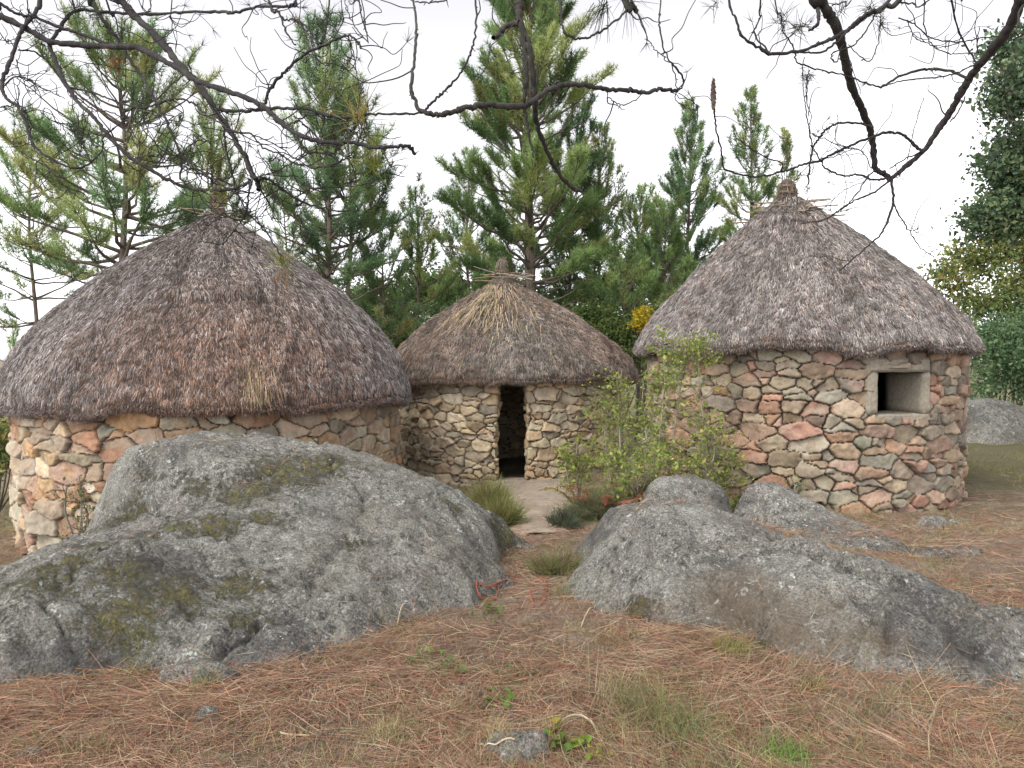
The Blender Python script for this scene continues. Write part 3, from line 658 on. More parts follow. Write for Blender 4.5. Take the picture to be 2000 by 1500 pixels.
def colM(a, t, r, n):
    nz = fbm(a*2.5+4, t*4, 3, 3)
    g = 1.4*np.exp(-((a-.1)/.4)**2)*sstep(.35, .5, t)+.35
    return mixcol(r, n, [([(.24, .235, .215), (.17, .165, .155), (.31, .30, .275), (.11, .10, .09)], g+.5*(nz > 0)), (PURP, .5-.3*np.exp(-((a-.1)/.4)**2)), (RUST, .05+.7*sstep(.96, 1, t)), (STRAW, .05+.25*np.exp(-((a+.35)/.25)**2)*(t < .6))])
roM, sM, frM = roof(hutM, HM[0], HM[1], 2.30, 1.21, 3.06, 1.6, colM, 165000, 8, thick=.075, Rw=HM[2], apex=(-.18, 0), blen=.065, neck=.1)
topknot(roM, HM[0]-.18, HM[1], 2.92, 3.45, .17, .07, (.25, .21, .17), 700, hutM, 6, bandz=(3.2,), flare=1.3)
sticks(roM, HM[0]-.18, HM[1]-.1, 3.1, 9, 1.15, 19, .06, .009, .06)
# pale long straws on the upper left of the roof
acc = Acc(); n_ = 260; aa = frM+rng.normal(-.35, .28, n_); tt = rng.uniform(.06, .5, n_); P = sM(aa, tt); D = unit(sM(aa, tt+.02)-P); ra = np.stack([np.cos(aa), np.sin(aa), .8+0*aa], 1)
ribbons(acc, P+ra*.03, D+.1*rng.normal(size=(n_, 3)), rng.uniform(.2, .6, n_), .009, pick(STRAW, n_, .2), nseg=3, bend=.02*rng.normal(size=(n_, 3)), side=ra)
n_ = 120; aa = frM+rng.uniform(-1.2, 1.2, n_); tt = rng.uniform(.3, .95, n_); P = sM(aa, tt); D = unit(sM(aa, tt+.02)-P); ra = np.stack([np.cos(aa), np.sin(aa), .8+0*aa], 1)
ribbons(acc, P+ra*.03, D+.25*rng.normal(size=(n_, 3)), rng.uniform(.15, .4, n_), .008, pick(STRAW, n_, .25), nseg=3, side=ra)
acc.build('loose_straw', M_straw, roM)['label'] = 'long pale straws lying over the dark thatch'
def beam(name, c, size, m, parent, rot=0, sub=5, rough=.01, tilt=0):
    """a box with worn edges"""
    import bmesh
    from mathutils import Matrix
    bm = bmesh.new(); bmesh.ops.create_cube(bm, size=1)
    bmesh.ops.scale(bm, vec=size, verts=bm.verts)
    mn = min(size)
    bmesh.ops.bevel(bm, geom=bm.edges[:], offset=mn*.1, segments=2, affect='EDGES')
    bmesh.ops.subdivide_edges(bm, edges=[e for e in bm.edges if e.calc_length() > mn*.4], cuts=sub, use_grid_fill=True)
    for v in bm.verts:
        q = v.co*9; v.co += v.normal*float(rough*fbm(q.x+c[0]*7, q.y, q.z+c[2]*5, 3))
    bmesh.ops.transform(bm, matrix=Matrix.Translation(c) @ Matrix.Rotation(rot, 4, 'Z') @ Matrix.Rotation(tilt, 4, 'Y'), verts=bm.verts)
    me = bpy.data.meshes.new(name); 
    l = parent.location.copy(); pp = parent.parent
    while pp: l = l+pp.location; pp = pp.parent
    bmesh.ops.translate(bm, vec=-l, verts=bm.verts)
    bm.to_mesh(me); bm.free(); me.materials.append(m)
    for f in me.polygons: f.use_smooth = True
    o = bpy.data.objects.new(name, me); col.objects.link(o); o.parent = parent; return o
M_plank = plain('weathered_wood', (.33, .23, .13), .8, .35, 14)
beam('lintel', (HM[0]-.03, HM[1]-HM[2]+.02, 1.235), (1.05, .34, .07), M_plank, hutM, tilt=.02)
beam('threshold', (HM[0]+.02, HM[1]-HM[2]+.1, -.43), (.62, .5, .14), plain('threshold_stone', (.36, .33, .27)), hutM)

# ---- right hut with a window
hutR = tag(empty('round_stone_hut', (HR[0], HR[1], -.1)), 'round hut of pink and grey stone with a small square granite window', 'hut')
fR = math.atan2(-HR[1], -HR[0])
def hit(px):    # where the ray through this photo column meets the wall
    d = np.array([(px-1000)/F, cp]); d = d/np.linalg.norm(d); c = np.array(HR[:2]); b = d @ c; s = b-math.sqrt(b*b-c @ c+HR[2]**2); return d*s
pa, pb = hit(1711), hit(1802); wm = (pa+pb)/2; tv = unit(pb-pa); wn = np.array([tv[1], -tv[0]]); 
if wn @ (wm-np.array(HR[:2])) < 0: wn = -wn
wm = wm+wn*.0; ww = np.linalg.norm(pb-pa); dW = wm[1]
zT = EYE-27*dW/F; zB = EYE-109*dW/F
def keepR(ctr):
    d = ctr[:, :2]-wm; s = d @ tv; k = d @ wn
    return ~((np.abs(s) < ww/2+.05) & (k > -.9) & (ctr[:, 2] > zB-.03) & (ctr[:, 2] < zT+.05))
p, nn_ = ring_path(HR[0], HR[1], HR[2], fR, .0115)
V, Q, C = wall_surface(p, nn_, -.4, 1.78, .0115, 27, .105, .215, PAL_RIGHT, keepR, joint=.009)
mesh('wall', V, Q, M_stone, hutR, C, smooth=True)
p, nn_ = ring_path(HR[0], HR[1], HR[2]-.4, fR, .04, .06, -1)
V, Q, C = wall_surface(p, nn_, -.4, 1.78, .04, 28, .14, .27, PAL_RIGHT, keepR); mesh('inner_wall', V, Q, M_stone, hutR, C, smooth=True)
M_gr2 = plain('dressed_granite', (.30, .275, .22), .9, .28, 30)
win = empty('window', (0, 0, 0)); win.parent = hutR; win.location = (wm[0]-HR[0], wm[1]-HR[1], zB+.1)
rz = math.atan2(tv[1], tv[0]); dp = .64
def wb(name, s, k, z, size):
    c = wm+tv*s+wn*k; return beam(name, (c[0], c[1], z), size, M_gr2, win, rz, 6, .006)
wb('lintel', -.035, -dp/2+.05, zT+.078, (ww+.19, dp, .152))
wb('sill', .07, -dp/2+.03, zB-.04, (ww+.22, dp, .078))
wb('jamb', -ww/2-.06, -dp/2+.04, (zT+zB)/2, (.118, dp, zT-zB-.004))
wb('jamb', ww/2+.035, -dp/2+.04, (zT+zB)/2, (.068, dp, zT-zB-.004))
def colR(a, t, r, n):
    nz = fbm(a*2.5+14, t*5, 6, 3)
    return mixcol(r, n, [(GREY, 1.5+0*a), ([(.22, .215, .20), (.15, .145, .135), (.29, .28, .26)], .7+.6*(nz > 0)), (PURP, .2+.2*(nz < -.2)), (RUST, .02+.5*sstep(.985, 1, t)), (STRAW, .015+.0*a)])
def rimR(a, t):
    da = (a-fR+np.pi) % (2*np.pi)-np.pi
    return .06*np.exp(-((da+.1)/.7)**2)*(t > .1)*sstep(.08, .2, t)*(1-sstep(.2, .225, t))
roR, sR, _ = roof(hutR, HR[0], HR[1], 2.12, 1.69, 3.72, 1.22, colR, 280000, 12, thick=.065, Rw=HR[2], apex=(-.13, 0), rim=rimR, neck=.14, blen=.055)
topknot(roR, HR[0]-.15, HR[1], 3.52, 3.96, .16, .07, (.19, .16, .135), 700, hutR, 16, bandz=(3.78, 3.86), flare=1.1)
sticks(roR, HR[0]-.13, HR[1]-.12, 3.55, 14, 1.3, 23, .07, .009, .07)

# ------------------------------------------------------------------ trees
GRN = [(.22, .34, .13), (.29, .42, .16), (.15, .25, .10), (.37, .46, .17)]
GRNY = [(.280, .403, .157), (.336, .459, .179), (.213, .336, .146), (.426, .470, .190), (.190, .302, .146)]
GRNB = [(.20, .33, .16), (.25, .38, .18), (.14, .24, .12), (.32, .42, .18)]
BRN = [(.30, .14, .05), (.24, .17, .06), (.32, .25, .06)]
def pine(label, x, y, h, r0, c0, Rm, seed, pal=GRN, ang=25, dens=1.0, top=.0, prof=.8, nw=.011, nl=.13, tuft=12, spacing=.42, lean=(0, 0), bare=0.0, second=None, group='pines behind the huts', brown=.03, wood=(.15, .12, .10), name='pine_tree'):
    global rng
    keep = rng; rng = np.random.default_rng(seed); r = rng
    gz = float(g0(x, y)); root = tag(empty(name, (x, y, gz)), label, 'tree', group)
    W = Acc(); K = Acc()
    def stem(x, y, h, r0, c0, Rm, lean):
        zz = np.linspace(0, h, 16); tp = np.stack([x+lean[0]*(zz/h)**1.3+.05*np.sin(zz*1.1+seed), y+lean[1]*(zz/h)+.05*np.cos(zz*.9+seed), gz-.1+zz], 1)
        tube(W, smooth_path(tp, 3), r0*(1-.93*np.linspace(0, 1, 46)**.9), wood, 9, .05)
        z = c0
        while z < h-.1:
            t = (z-c0)/(h-c0); nb = r.integers(4, 7)
            Rb = Rm*((1-t)**prof)*(.75+.25*min(1, t*5+.4)); a0 = r.random()*7
            for q in range(nb):
                a = a0+q*2*np.pi/nb+r.normal()*.35; L = max(.25, Rb*r.uniform(.6, 1.15)); el = R(ang+25*t+r.normal()*14)
                P0 = np.array([np.interp(z, zz, tp[:, 0]), np.interp(z, zz, tp[:, 1]), gz+z+r.normal()*.08])
                hd = np.array([math.cos(a), math.sin(a), 0]); s = np.linspace(0, 1, 7)
                bp = P0+hd*(L*s*math.cos(el))[:, None]+np.array([0, 0, 1])*(L*(math.sin(el)*s*.6+.35*s**2.2*(.5+t)-.10*s*(1-t)))[:, None]
                bp[1:] += np.cumsum(r.normal(size=(6, 3)), 0)*.022*L
                br = max(.006, min(r0*.35, .022*L)); tube(W, bp, np.linspace(br, .004, 7), np.array(wood)*.9, 5)
                if r.random() < bare*(1-t): continue
                T = unit(np.gradient(bp, axis=0)); ns = max(4, int(L*10*dens))
                pos = .25+.75*np.sqrt(r.random(ns)); pos[0] = 1
                bcol = np.array(pal[r.integers(len(pal))])*r.uniform(.75, 1.3)
                isb = r.random() < brown
                if isb: bcol = (np.array(BRN[r.integers(3)])+bcol)*.5
                for u in pos:
                    B0 = np.array([np.interp(u, s, bp[:, k]) for k in range(3)]); Tt = T[min(6, int(u*6))]
                    sl = L*.35*(1.15-u)+.12; sdv = np.cross(Tt, (0, 0, 1))*(1 if r.random() < .5 else -1)
                    D = unit(Tt*.8+sdv*(.8*r.random() if u < 1 else 0)+np.array([0, 0, .35+.4*t])+.25*r.normal(size=3)) if u < 1 else Tt
                    tube(W, np.stack([B0, B0+D*sl*.55, B0+D*sl+np.array([0, 0, .12*sl])]), [.006, .005, .004], np.array(wood)*.8, 4)
                    nt_ = max(2, int(sl/.075)); k = np.linspace(.3, 1, nt_)
                    C0 = B0+D*(sl*k)[:, None]+np.array([0, 0, .12*sl])*(k**2)[:, None]
                    n = nt_*tuft; PP = np.repeat(C0, tuft, 0)
                    DD = D*.6+np.array([0, 0, .22])+.7*r.normal(size=(n, 3))
                    cc = bcol*(1+.22*r.normal(size=(n, 1)))*(1+.05*r.normal(size=(n, 3)))*r.uniform(.75, 1.25)
                    ribbons(K, PP, DD, nl*r.uniform(.6, 1.15, n), nw, np.clip(cc, .01, .6), nseg=1, tip=.35)
            z += spacing*r.uniform(.75, 1.2)*(1-.35*t)
    stem(x, y, h, r0, c0, Rm, lean)
    for s2 in (second or []): stem(*s2)
    W.build('trunk', M_bark, root, smooth=True); K.build('crown', M_needle, root); rng = keep
    return root
def X(px, d): return (px-1000)/F*d
def H(py, d, x): return EYE+(HOR-py)*d/F-float(g0(x, d))

def P_(label, px, d, topy, r0, crown_y, halfw, seed, **k):
    x = X(px, d); hh = H(topy, d, x); c0 = max(.5, H(crown_y, d, x)); return pine(label, x, d, hh, r0, c0, halfw*d/F, seed, **k)
P_('airy yellow-green pine whose bare trunk rises behind the left slope of the widest roof', 245, 15, 95, .14, 560, 235, 101, pal=GRNY, ang=10, dens=1.0, prof=.38, tuft=12, nw=.012, nl=.16, spacing=.38, bare=.15, brown=.03)
P_('blue-green pine with two close trunks behind the right slope of the widest roof', 640, 17, 78, .12, 600, 165, 102, pal=GRNB, ang=24, dens=1.0, prof=.42, tuft=12, nl=.18, nw=.012, bare=.25, spacing=.36, second=[(X(672, 17), 17.3, 8.3, .11, 4.4, 1.7, (.1, 0))])
P_('tallest pine, thick trunk, behind the doorway hut and cut by the top edge', 1032, 20, -60, .24, 640, 205, 103, pal=GRN, ang=24, dens=1.15, prof=.4, tuft=12, nl=.18, nw=.014, spacing=.38, bare=.27, brown=.05)
P_('slender dark pine on the right flank of the tallest pine', 1100, 22, 200, .09, 640, 130, 104, pal=GRNB, ang=32, dens=1.1, prof=.5, nl=.16, nw=.015, lean=(.4, 0))
P_('small-crowned pine showing its pointed leader between the tallest pine and the gap of sky', 1170, 22, 255, .09, 660, 110, 105, pal=GRN, ang=35, dens=.9, prof=.6, nl=.15, nw=.014)
P_('narrow pointed pine just left of the peak of the hut with the window', 1343, 24, 212, .1, 640, 130, 106, pal=GRNB, ang=30, dens=1.2, prof=.75, nl=.16, nw=.015, spacing=.4)
P_('narrow pine with a feathery tip directly behind the peak of the hut with the window', 1462, 23, 190, .1, 640, 120, 107, pal=GRN, ang=32, dens=1.0, prof=.7, nl=.15, nw=.014, spacing=.42)
P_('thin half-dead pine touching the topknot of the hut with the window', 1532, 24, 262, .06, 600, 60, 108, pal=GRNY, ang=40, dens=.7, prof=.8, nl=.14, nw=.014, brown=.15)
P_('small pine with an orange-brown tip left of the tallest pine', 815, 20, 375, .08, 680, 130, 109, pal=GRN, ang=30, dens=1.0, prof=.7, nl=.15, nw=.013, brown=.12)
P_('small bushy pine low between the widest roof and the doorway hut', 745, 18.5, 420, .08, 720, 120, 110, pal=GRNY, ang=25, dens=1.0, prof=.6, nl=.15, nw=.013, bare=.2, brown=.08)
P_('young dark pine squeezed close to the left of the tallest trunk', 915, 23, 300, .1, 700, 130, 111, pal=GRNB, ang=30, dens=.9, prof=.7, nl=.16, nw=.014)
P_('low dark pine filling the gap right of the doorway hut roof', 1215, 19, 520, .08, 740, 135, 112, pal=GRN, ang=20, dens=1.2, prof=.5, nl=.14, nw=.013, spacing=.34)
P_('low pine behind the left shoulder of the roof with the window below it', 1300, 21, 400, .08, 740, 130, 113, pal=GRN, ang=28, dens=1.2, prof=.55, nl=.15, nw=.014, spacing=.36)
P_('thin leaning pine at the far left edge behind the widest roof', 30, 21, 640, .06, 740, 60, 114, pal=GRNY, ang=25, dens=1, prof=.6, nl=.14, nw=.013)
P_('light green pine filling the sky between the airy yellow-green pine and the twin trunks', 425, 19, 190, .09, 600, 125, 116, pal=GRNY, ang=22, dens=1.0, prof=.5, nl=.17, nw=.012, tuft=11, bare=.2)
P_('soft pine behind the left flank of the airy yellow-green pine', 70, 18, 240, .09, 620, 115, 117, pal=GRNY, ang=18, dens=1.0, prof=.5, nl=.16, nw=.012, tuft=11, bare=.2)
P_('bushy pine left of the narrow pointed pine, its crown reaching the tallest pine', 1250, 24, 380, .09, 700, 120, 118, pal=GRN, ang=24, dens=1.0, prof=.5, nl=.16, nw=.014, tuft=11)
P_('sparse young pine seen through the crown of the twin-trunk pine', 560, 22, 330, .08, 640, 110, 115, pal=GRNB, ang=25, dens=.7, prof=.6, nl=.16, nw=.013, bare=.3)

def leafy(label, cx, cy, zb, blobs, n, size, pal, seed, trunk=None, name='broadleaf_tree', group=None, wood=(.12, .1, .08), clump=.22, per=22, cat='tree', limbs=60):
    global rng
    keep = rng; rng = np.random.default_rng(seed); root = tag(empty(name, (cx, cy, zb)), label, cat, group); K, W = Acc(), Acc()
    wt = np.array([b[3]**2 for b in blobs]); m = n//per
    bi = rng.choice(len(blobs), m, p=wt/wt.sum()); B = np.array([(b[0], b[1], b[2], b[3], b[4] if len(b) > 4 else b[3]) for b in blobs])[bi]
    d = unit(rng.normal(size=(m, 3))); rr = rng.random(m)**.45
    c = B[:, :3]+d*np.stack([B[:, 3]*rr, B[:, 3]*rr, B[:, 4]*rr], 1)
    keepm = fbm(c[:, 0]*1.6, c[:, 1]*1.6, c[:, 2]*1.6, 2) > -.22; c = c[keepm]; m = len(c)
    P = np.repeat(c, per, 0)+clump*rng.normal(size=(m*per, 3))*np.array([1, 1, .6])
    C = np.repeat(pick(pal, m, .2), per, 0)*(1+.2*rng.normal(size=(m*per, 1)))
    leaves(K, P, size*rng.uniform(.6, 1.3, m*per), np.clip(C, .01, .6))
    base = np.array([cx, cy, zb-.1]) if trunk is None else np.array(trunk)
    for q in rng.choice(m, min(m, limbs if cat == 'tree' else 14), replace=False):
        b = blobs[rng.integers(len(blobs))]; bc = np.array(b[:3])
        e = c[q]; mid = (base*.45+e*.55)+np.array([0, 0, -.15])*np.linalg.norm(e-base)*.3+.1*rng.normal(size=3)
        pth = smooth_path([base, mid, e], 5); tube(W, pth, np.linspace(.01+.006*np.linalg.norm(e-base), .004, len(pth)), wood, 5)
    W.build('trunk', M_bark, root, smooth=True); K.build('crown', M_leaf, root); rng = keep; return root
OAK = [(.11, .17, .10), (.15, .22, .12), (.08, .13, .08), (.2, .26, .13)]
LGT = [(.26, .32, .12), (.21, .29, .11), (.32, .34, .12), (.17, .25, .10), (.34, .30, .10)]
def bl(px, py, d, rpx, ry=None): q = at(px, py, d); s = d/F; return (q[0], q[1], q[2], rpx*s, (ry or rpx)*s)
leafy('dark-leaved oak hanging in from the upper right edge', X(2130, 12), 12, float(g0(X(2130, 12), 12)), [bl(1965, 330, 12, 70, 60), bl(1985, 400, 12, 75, 70), bl(1930, 430, 12, 48, 40), bl(2060, 300, 12.5, 100), bl(2020, 150, 11.5, 75, 60), bl(1978, 200, 11.5, 40, 45), bl(1980, 90, 12, 40, 40), bl(2100, 450, 12, 90), bl(2120, 100, 12, 120)], 60000, .05, OAK, 201, wood=(.08, .07, .07), clump=.15, limbs=14)
leafy('light yellow-green leafy tree below the oak at the right edge', X(1960, 17), 17, float(g0(7, 14)), [bl(1850, 545, 17, 36, 30), bl(1960, 460, 17, 50, 40), bl(1860, 640, 16.5, 30, 30), bl(1890, 500, 17, 40, 28), bl(1945, 520, 17, 60, 45), bl(1930, 580, 17, 60, 55), bl(2000, 500, 17, 60), bl(2010, 600, 17.5, 80), bl(1880, 600, 17, 40, 30)], 34000, .055, LGT, 202, clump=.2, limbs=16, trunk=(X(2010, 17), 17.3, 1.6))
leafy('dense dark green bush behind the grass at the right edge', X(1960, 15.8), 15.8, float(g0(8, 15)), [bl(1915, 700, 15.8, 60, 50), bl(1960, 680, 15.8, 70, 60), bl(1925, 650, 15.8, 45, 40), bl(2020, 700, 15.8, 90, 80), bl(1900, 760, 15.8, 45, 35), bl(1960, 760, 15.8, 60, 40), bl(2050, 640, 15.8, 70)], 40000, .042, [(.20, .32, .16), (.26, .37, .18), (.15, .25, .14)], 203, name='bush', cat='bush', clump=.16)
leafy('leafy bush coloured as yellow-lit between the doorway hut and the hut with the window', X(1245, 16.5), 16.5, float(g0(2.7, 14)), [bl(1255, 625, 16.5, 20, 26)], 2600, .04, [(.62, .42, .03), (.5, .38, .04), (.3, .3, .05)], 204, name='bush', cat='bush', clump=.07, per=12)  # yellow light on these leaves is put into the leaf colours
leafy('green bush filling the gap behind the right slope of the doorway hut', X(1200, 17.5), 17.5, float(g0(2.5, 14)), [bl(1200, 650, 17.5, 40, 30), bl(1250, 670, 17, 45, 40), bl(1160, 620, 18, 40, 30), bl(1280, 640, 18, 40, 60), bl(1245, 720, 16.5, 35, 40)], 16000, .05, [(.10, .15, .045), (.14, .18, .05), (.07, .12, .045)], 205, name='bush', cat='bush', clump=.13)
leafy('yellow-green bush at the far left edge beside the widest hut', X(-10, 13), 13, float(g0(-8, 12)), [bl(-10, 850, 13, 45, 60), bl(-60, 880, 13, 70, 80), bl(0, 930, 13, 25, 30)], 6000, .05, LGT, 206, name='bush', cat='bush', clump=.1)
leafy('hazy green thicket seen low between the widest roof and the doorway hut roof', X(760, 24), 24, float(g0(-3, 20)), [bl(740, 600, 24, 60, 60), bl(800, 580, 24, 60, 50), bl(690, 590, 24, 40, 40), bl(860, 560, 24, 60, 40), bl(780, 650, 24, 60, 40)], 34000, .06, [(.11, .18, .08), (.14, .21, .08), (.19, .24, .09)], 207, name='bush', cat='bush', clump=.2)
leafy('dark thicket low behind the trunk of the tallest pine', X(1100, 25), 25, float(g0(2, 20)), [bl(1080, 590, 25, 70, 40), bl(1180, 590, 25, 60, 50), bl(1000, 580, 25, 70, 40), bl(1330, 560, 25, 60, 60), bl(1400, 540, 25, 60, 60)], 26000, .06, [(.09, .16, .08), (.12, .19, .09)], 208, name='bush', cat='bush', clump=.2)

# ------------------------------------------------------------------ saplings and shrubs at the passage
SAP = [(.27, .34, .09), (.34, .40, .11), (.20, .28, .08), (.42, .42, .14)]
def sapling(label, px, d, topy, halfpx, n, seed, stems=3, pal=SAP, size=.024, name='sapling', group='saplings by the doorway path', low=.3, lean=0, wood=(.28, .25, .21)):
    global rng
    keep = rng; rng = np.random.default_rng(seed); x = X(px, d); gz = float(g0(x, d)); h = H(topy, d, x); hw = halfpx*d/F
    root = tag(empty(name, (x, d, gz)), label, 'shrub', group); W, K = Acc(), Acc(); per = []
    for s in range(stems):
        hh = h*(1 if s == 0 else rng.uniform(.55, .95)); a = rng.random()*7; dr = np.array([math.cos(a), math.sin(a), 0])*hw*.35*(s > 0)
        p = smooth_path([(x, d, gz-.05), np.array([x, d, gz+hh*.35])+dr*.5+.03*rng.normal(size=3), np.array([x+lean*.5, d, gz+hh*.7])+dr+.05*rng.normal(size=3), np.array([x+lean, d, gz+hh])+dr*1.2], 5)
        tube(W, p, np.linspace(.017, .004, len(p)), wood, 6)
        for k in range(int(15*hh)):
            u = rng.uniform(low, 1); b0 = p[int(u*(len(p)-1))]; a = rng.random()*7; L = hw*(1.15-u*.75)*rng.uniform(.5, 1.1)
            e = b0+np.array([math.cos(a)*L, math.sin(a)*L, L*rng.uniform(-.05, .7)]); q = smooth_path([b0, (b0+e)/2+.04*rng.normal(size=3)+np.array([0, 0, .04]), e], 5); tube(W, q, np.linspace(.005, .0015, len(q)), np.array(wood)*.8, 4); per.append(q)
    P = []
    m = n//len(per)
    for q in per:
        i = rng.integers(2, len(q), m); P.append(q[i]+.038*rng.normal(size=(m, 3)))
    P = np.concatenate(P); leaves(K, P, size*rng.uniform(.6, 1.3, len(P)), pick(pal, len(P), .2), up=.8)
    W.build('stem', M_bark, root, smooth=True); K.build('foliage', M_leaf, root); rng = keep; return root
sapling('tall thin yellow-green sapling in front of the left side of the hut with the window', 1295, 8.3, 655, 105, 2900, 301, 3)
sapling('bushy sapling whose leaves overlap the right eave of the doorway hut', 1215, 8.6, 720, 100, 2700, 302, 4)
sapling('slim sapling with sprigs reaching up to the eave of the hut with the window', 1385, 8.1, 640, 90, 2100, 303, 3, lean=-.1)
sapling('low leafy sapling just right of the black doorway', 1130, 9.6, 850, 70, 1500, 304, 3)
sapling('low yellow-green bramble at the foot of the saplings', 1260, 7.9, 880, 125, 2500, 305, 6, low=.05, name='shrub', group=None)
sapling('sprawling low shrub between the small domed boulder and the hut with the window', 1410, 8.15, 895, 60, 1300, 306, 4, low=.05, name='shrub', group=None)
sapling('green sprig growing at the foot of the wall below the window', 1560, 8.0, 945, 22, 260, 307, 3, pal=GRNY, low=.05, name='shrub', group=None, size=.02)
sapling('wispy green weed standing on the left between the mossy boulder and the widest hut', 150, 7.2, 930, 50, 700, 308, 4, pal=[(.13, .18, .07), (.18, .22, .09)], low=.1, name='shrub', group=None, size=.018)
def heather(label, px, py, d, wpx, h, n, seed, pal, name='heather_bush', cat='bush', spread=.5, L=(.05, .12), wd=.004):
    global rng
    keep = rng; rng = np.random.default_rng(seed); q = at(px, py, d); x, y = q[0], q[1]; z = float(top_z(np.array([x]), np.array([y]))[0]); w = wpx*d/F
    root = tag(empty(name, (x, y, z)), label, cat); K, W = Acc(), Acc(); m = n//14
    a = rng.random(m)*7; rr = np.sqrt(rng.random(m)); ends = np.stack([x+np.cos(a)*rr*w, y+np.sin(a)*rr*w*.8, z+h*(1-rr**2*.6)*rng.uniform(.45, 1.1, m)], 1)
    st = np.array([x, y, z-.02])+.25*(ends-[x, y, z])*[1, 1, 0]
    for e, s in zip(ends, st):
        tube(W, smooth_path([s, (s+e)/2+.02*rng.normal(size=3), e], 3), [.004, .004, .003, .003, .003, .002, .002][:7], (.14, .1, .07), 4)
    k = rng.random((m, 14)); P = (st[:, None]*(1-k[..., None])+ends[:, None]*k[..., None]).reshape(-1, 3); D = np.repeat(unit(ends-st), 14, 0)+spread*rng.normal(size=(m*14, 3))
    ribbons(K, P, D, rng.uniform(*L, m*14), wd, np.repeat(pick(pal, m, .2), 14, 0), nseg=1, tip=.3)
    W.build('stem', M_bark, root); K.build('foliage', M_leaf, root); rng = keep; return root
heather('dark green heather bush spreading beside the sandy path, below the saplings', 1175, 990, 7.7, 75, .28, 6500, 401, [(.15, .2, .09), (.2, .24, .12), (.26, .27, .16)])
heather('green heather behind the long low boulder, under the red bracken', 1235, 950, 8.1, 90, .35, 8000, 402, [(.17, .23, .08), (.24, .28, .1), (.14, .19, .08)])
heather('small heather sprig leaning out over the sandy path', 1100, 1010, 7.4, 35, .2, 1800, 403, [(.09, .13, .08), (.13, .17, .11)])
heather('grassy tussock at the right tip of the mossy boulder', 978, 985, 7.9, 36, .26, 1300, 404, [(.26, .28, .1), (.34, .33, .15), (.2, .24, .08)], 'grass_tussock', 'grass tussock', .35, (.12, .26), .006)
heather('grassy tussock hugging the wall left of the black doorway', 955, 965, 9.4, 35, .26, 900, 405, [(.26, .28, .1), (.34, .33, .15)], 'grass_tussock', 'grass tussock', .25, (.12, .3), .007)
heather('weedy tussock in the gap between the two big boulders', 1085, 1110, 5.9, 60, .16, 1300, 406, [(.22, .26, .1), (.3, .3, .13), (.34, .28, .17)], 'grass_tussock', 'grass tussock', .4, (.06, .18), .004)
def fern(label, px, py, d, n, seed, pal):
    global rng
    keep = rng; rng = np.random.default_rng(seed); q = at(px, py, d); x, y = q[0], q[1]; z = float(g0(x, y)); root = tag(empty('bracken_fern', (x, y, z)), label, 'fern', 'withered red bracken by the saplings')
    for k in range(n):
        a = rng.random()*7; L = rng.uniform(.4, .65); hd = np.array([math.cos(a), math.sin(a), 0]); s = np.linspace(0, 1, 12)
        p = np.array([x, y, z])+hd*(L*.8*s)[:, None]+np.array([0, 0, 1])*(L*(1.3*s-.75*s*s))[:, None]; A = Acc(); tube(A, p, np.linspace(.004, .001, 12), (.2, .1, .05), 4)
        T = unit(np.gradient(p, axis=0)); sd = np.cross(T, (0, 0, 1)); c = pick(pal, 1, .1)[0]
        for sg in (-1, 1):
            idx = np.repeat(np.arange(2, 12), 3); P = p[idx]+T[idx]*rng.uniform(0, L/12, (len(idx), 1))
            ribbons(A, P, sd[idx]*sg+T[idx]*.35+.1*rng.normal(size=(len(idx), 3)), .13*(1.1-idx/11), .016, c*(1+.15*rng.normal(size=(len(idx), 1))), nseg=2, side=np.tile([0, 0, 1.], (len(idx), 1))+.3*rng.normal(size=(len(idx), 3)), bend=np.tile([0, 0, -.02], (len(idx), 1)))
        A.build('frond', M_leaf, root)
    rng = keep
RED = [(.36, .13, .07), (.30, .12, .07), (.38, .19, .09)]
fern('red bracken clump on the left, beside the heather', 1195, 945, 7.75, 12, 501, RED)
fern('red bracken clump on the right, behind the small domed boulder', 1310, 935, 7.9, 10, 502, RED)
fern('yellowing bracken low beside the path', 1130, 950, 8.6, 5, 503, [(.28, .26, .07), (.32, .2, .08)])

# ------------------------------------------------------------------ litter and grass
def view_xy(n, d0, d1, pw=1.0, margin=1.32):
    """random ground points in front of the camera, denser nearby"""
    d = d0*(d1/d0)**(rng.random(n)**pw); x = (rng.random(n)*2-1)*d*.69*margin
    return x, d
def normal_at(x, y, e=.03):
    zx = (top_z(x+e, y)-top_z(x-e, y))/(2*e); zy = (top_z(x, y+e)-top_z(x, y-e))/(2*e)
    return unit(np.stack([-zx, -zy, np.ones_like(x)], 1)), np.hypot(zx, zy)
PIN = [(.37, .18, .115), (.41, .24, .155), (.29, .145, .09), (.42, .31, .21), (.2, .13, .095), (.48, .39, .28), (.36, .28, .195)]
acc = Acc()
x, y = view_xy(260000, 2.4, 11, 1.15)
rk = on_rock(x, y); nm, sl = normal_at(x, y)
dn = fbm(x*1.1, y*1.1, 7, 4)
hollow = np.exp(-((x-2.6)/1.3)**2-((y-6.3)/.5)**2)
keep = np.where(rk, (rng.random(len(x)) < .006+.9*hollow*(sl < .5)), rng.random(len(x)) < .35+.65*sstep(-.2, .3, dn))
keep &= ~((y > 8) & (rng.random(len(x)) < .6))
keep &= ~(~rk & (x > 2.6) & (y > 5.6) & (rng.random(len(x)) < .55))
x, y, nm = x[keep], y[keep], nm[keep]; n_ = len(x)
z = top_z(x, y)
pref = fbm(x*.8, y*.8, 3, 2)*3; a = np.where(rng.random(n_) < .5, rng.random(n_)*2*np.pi, pref+rng.normal(size=n_)*.5)
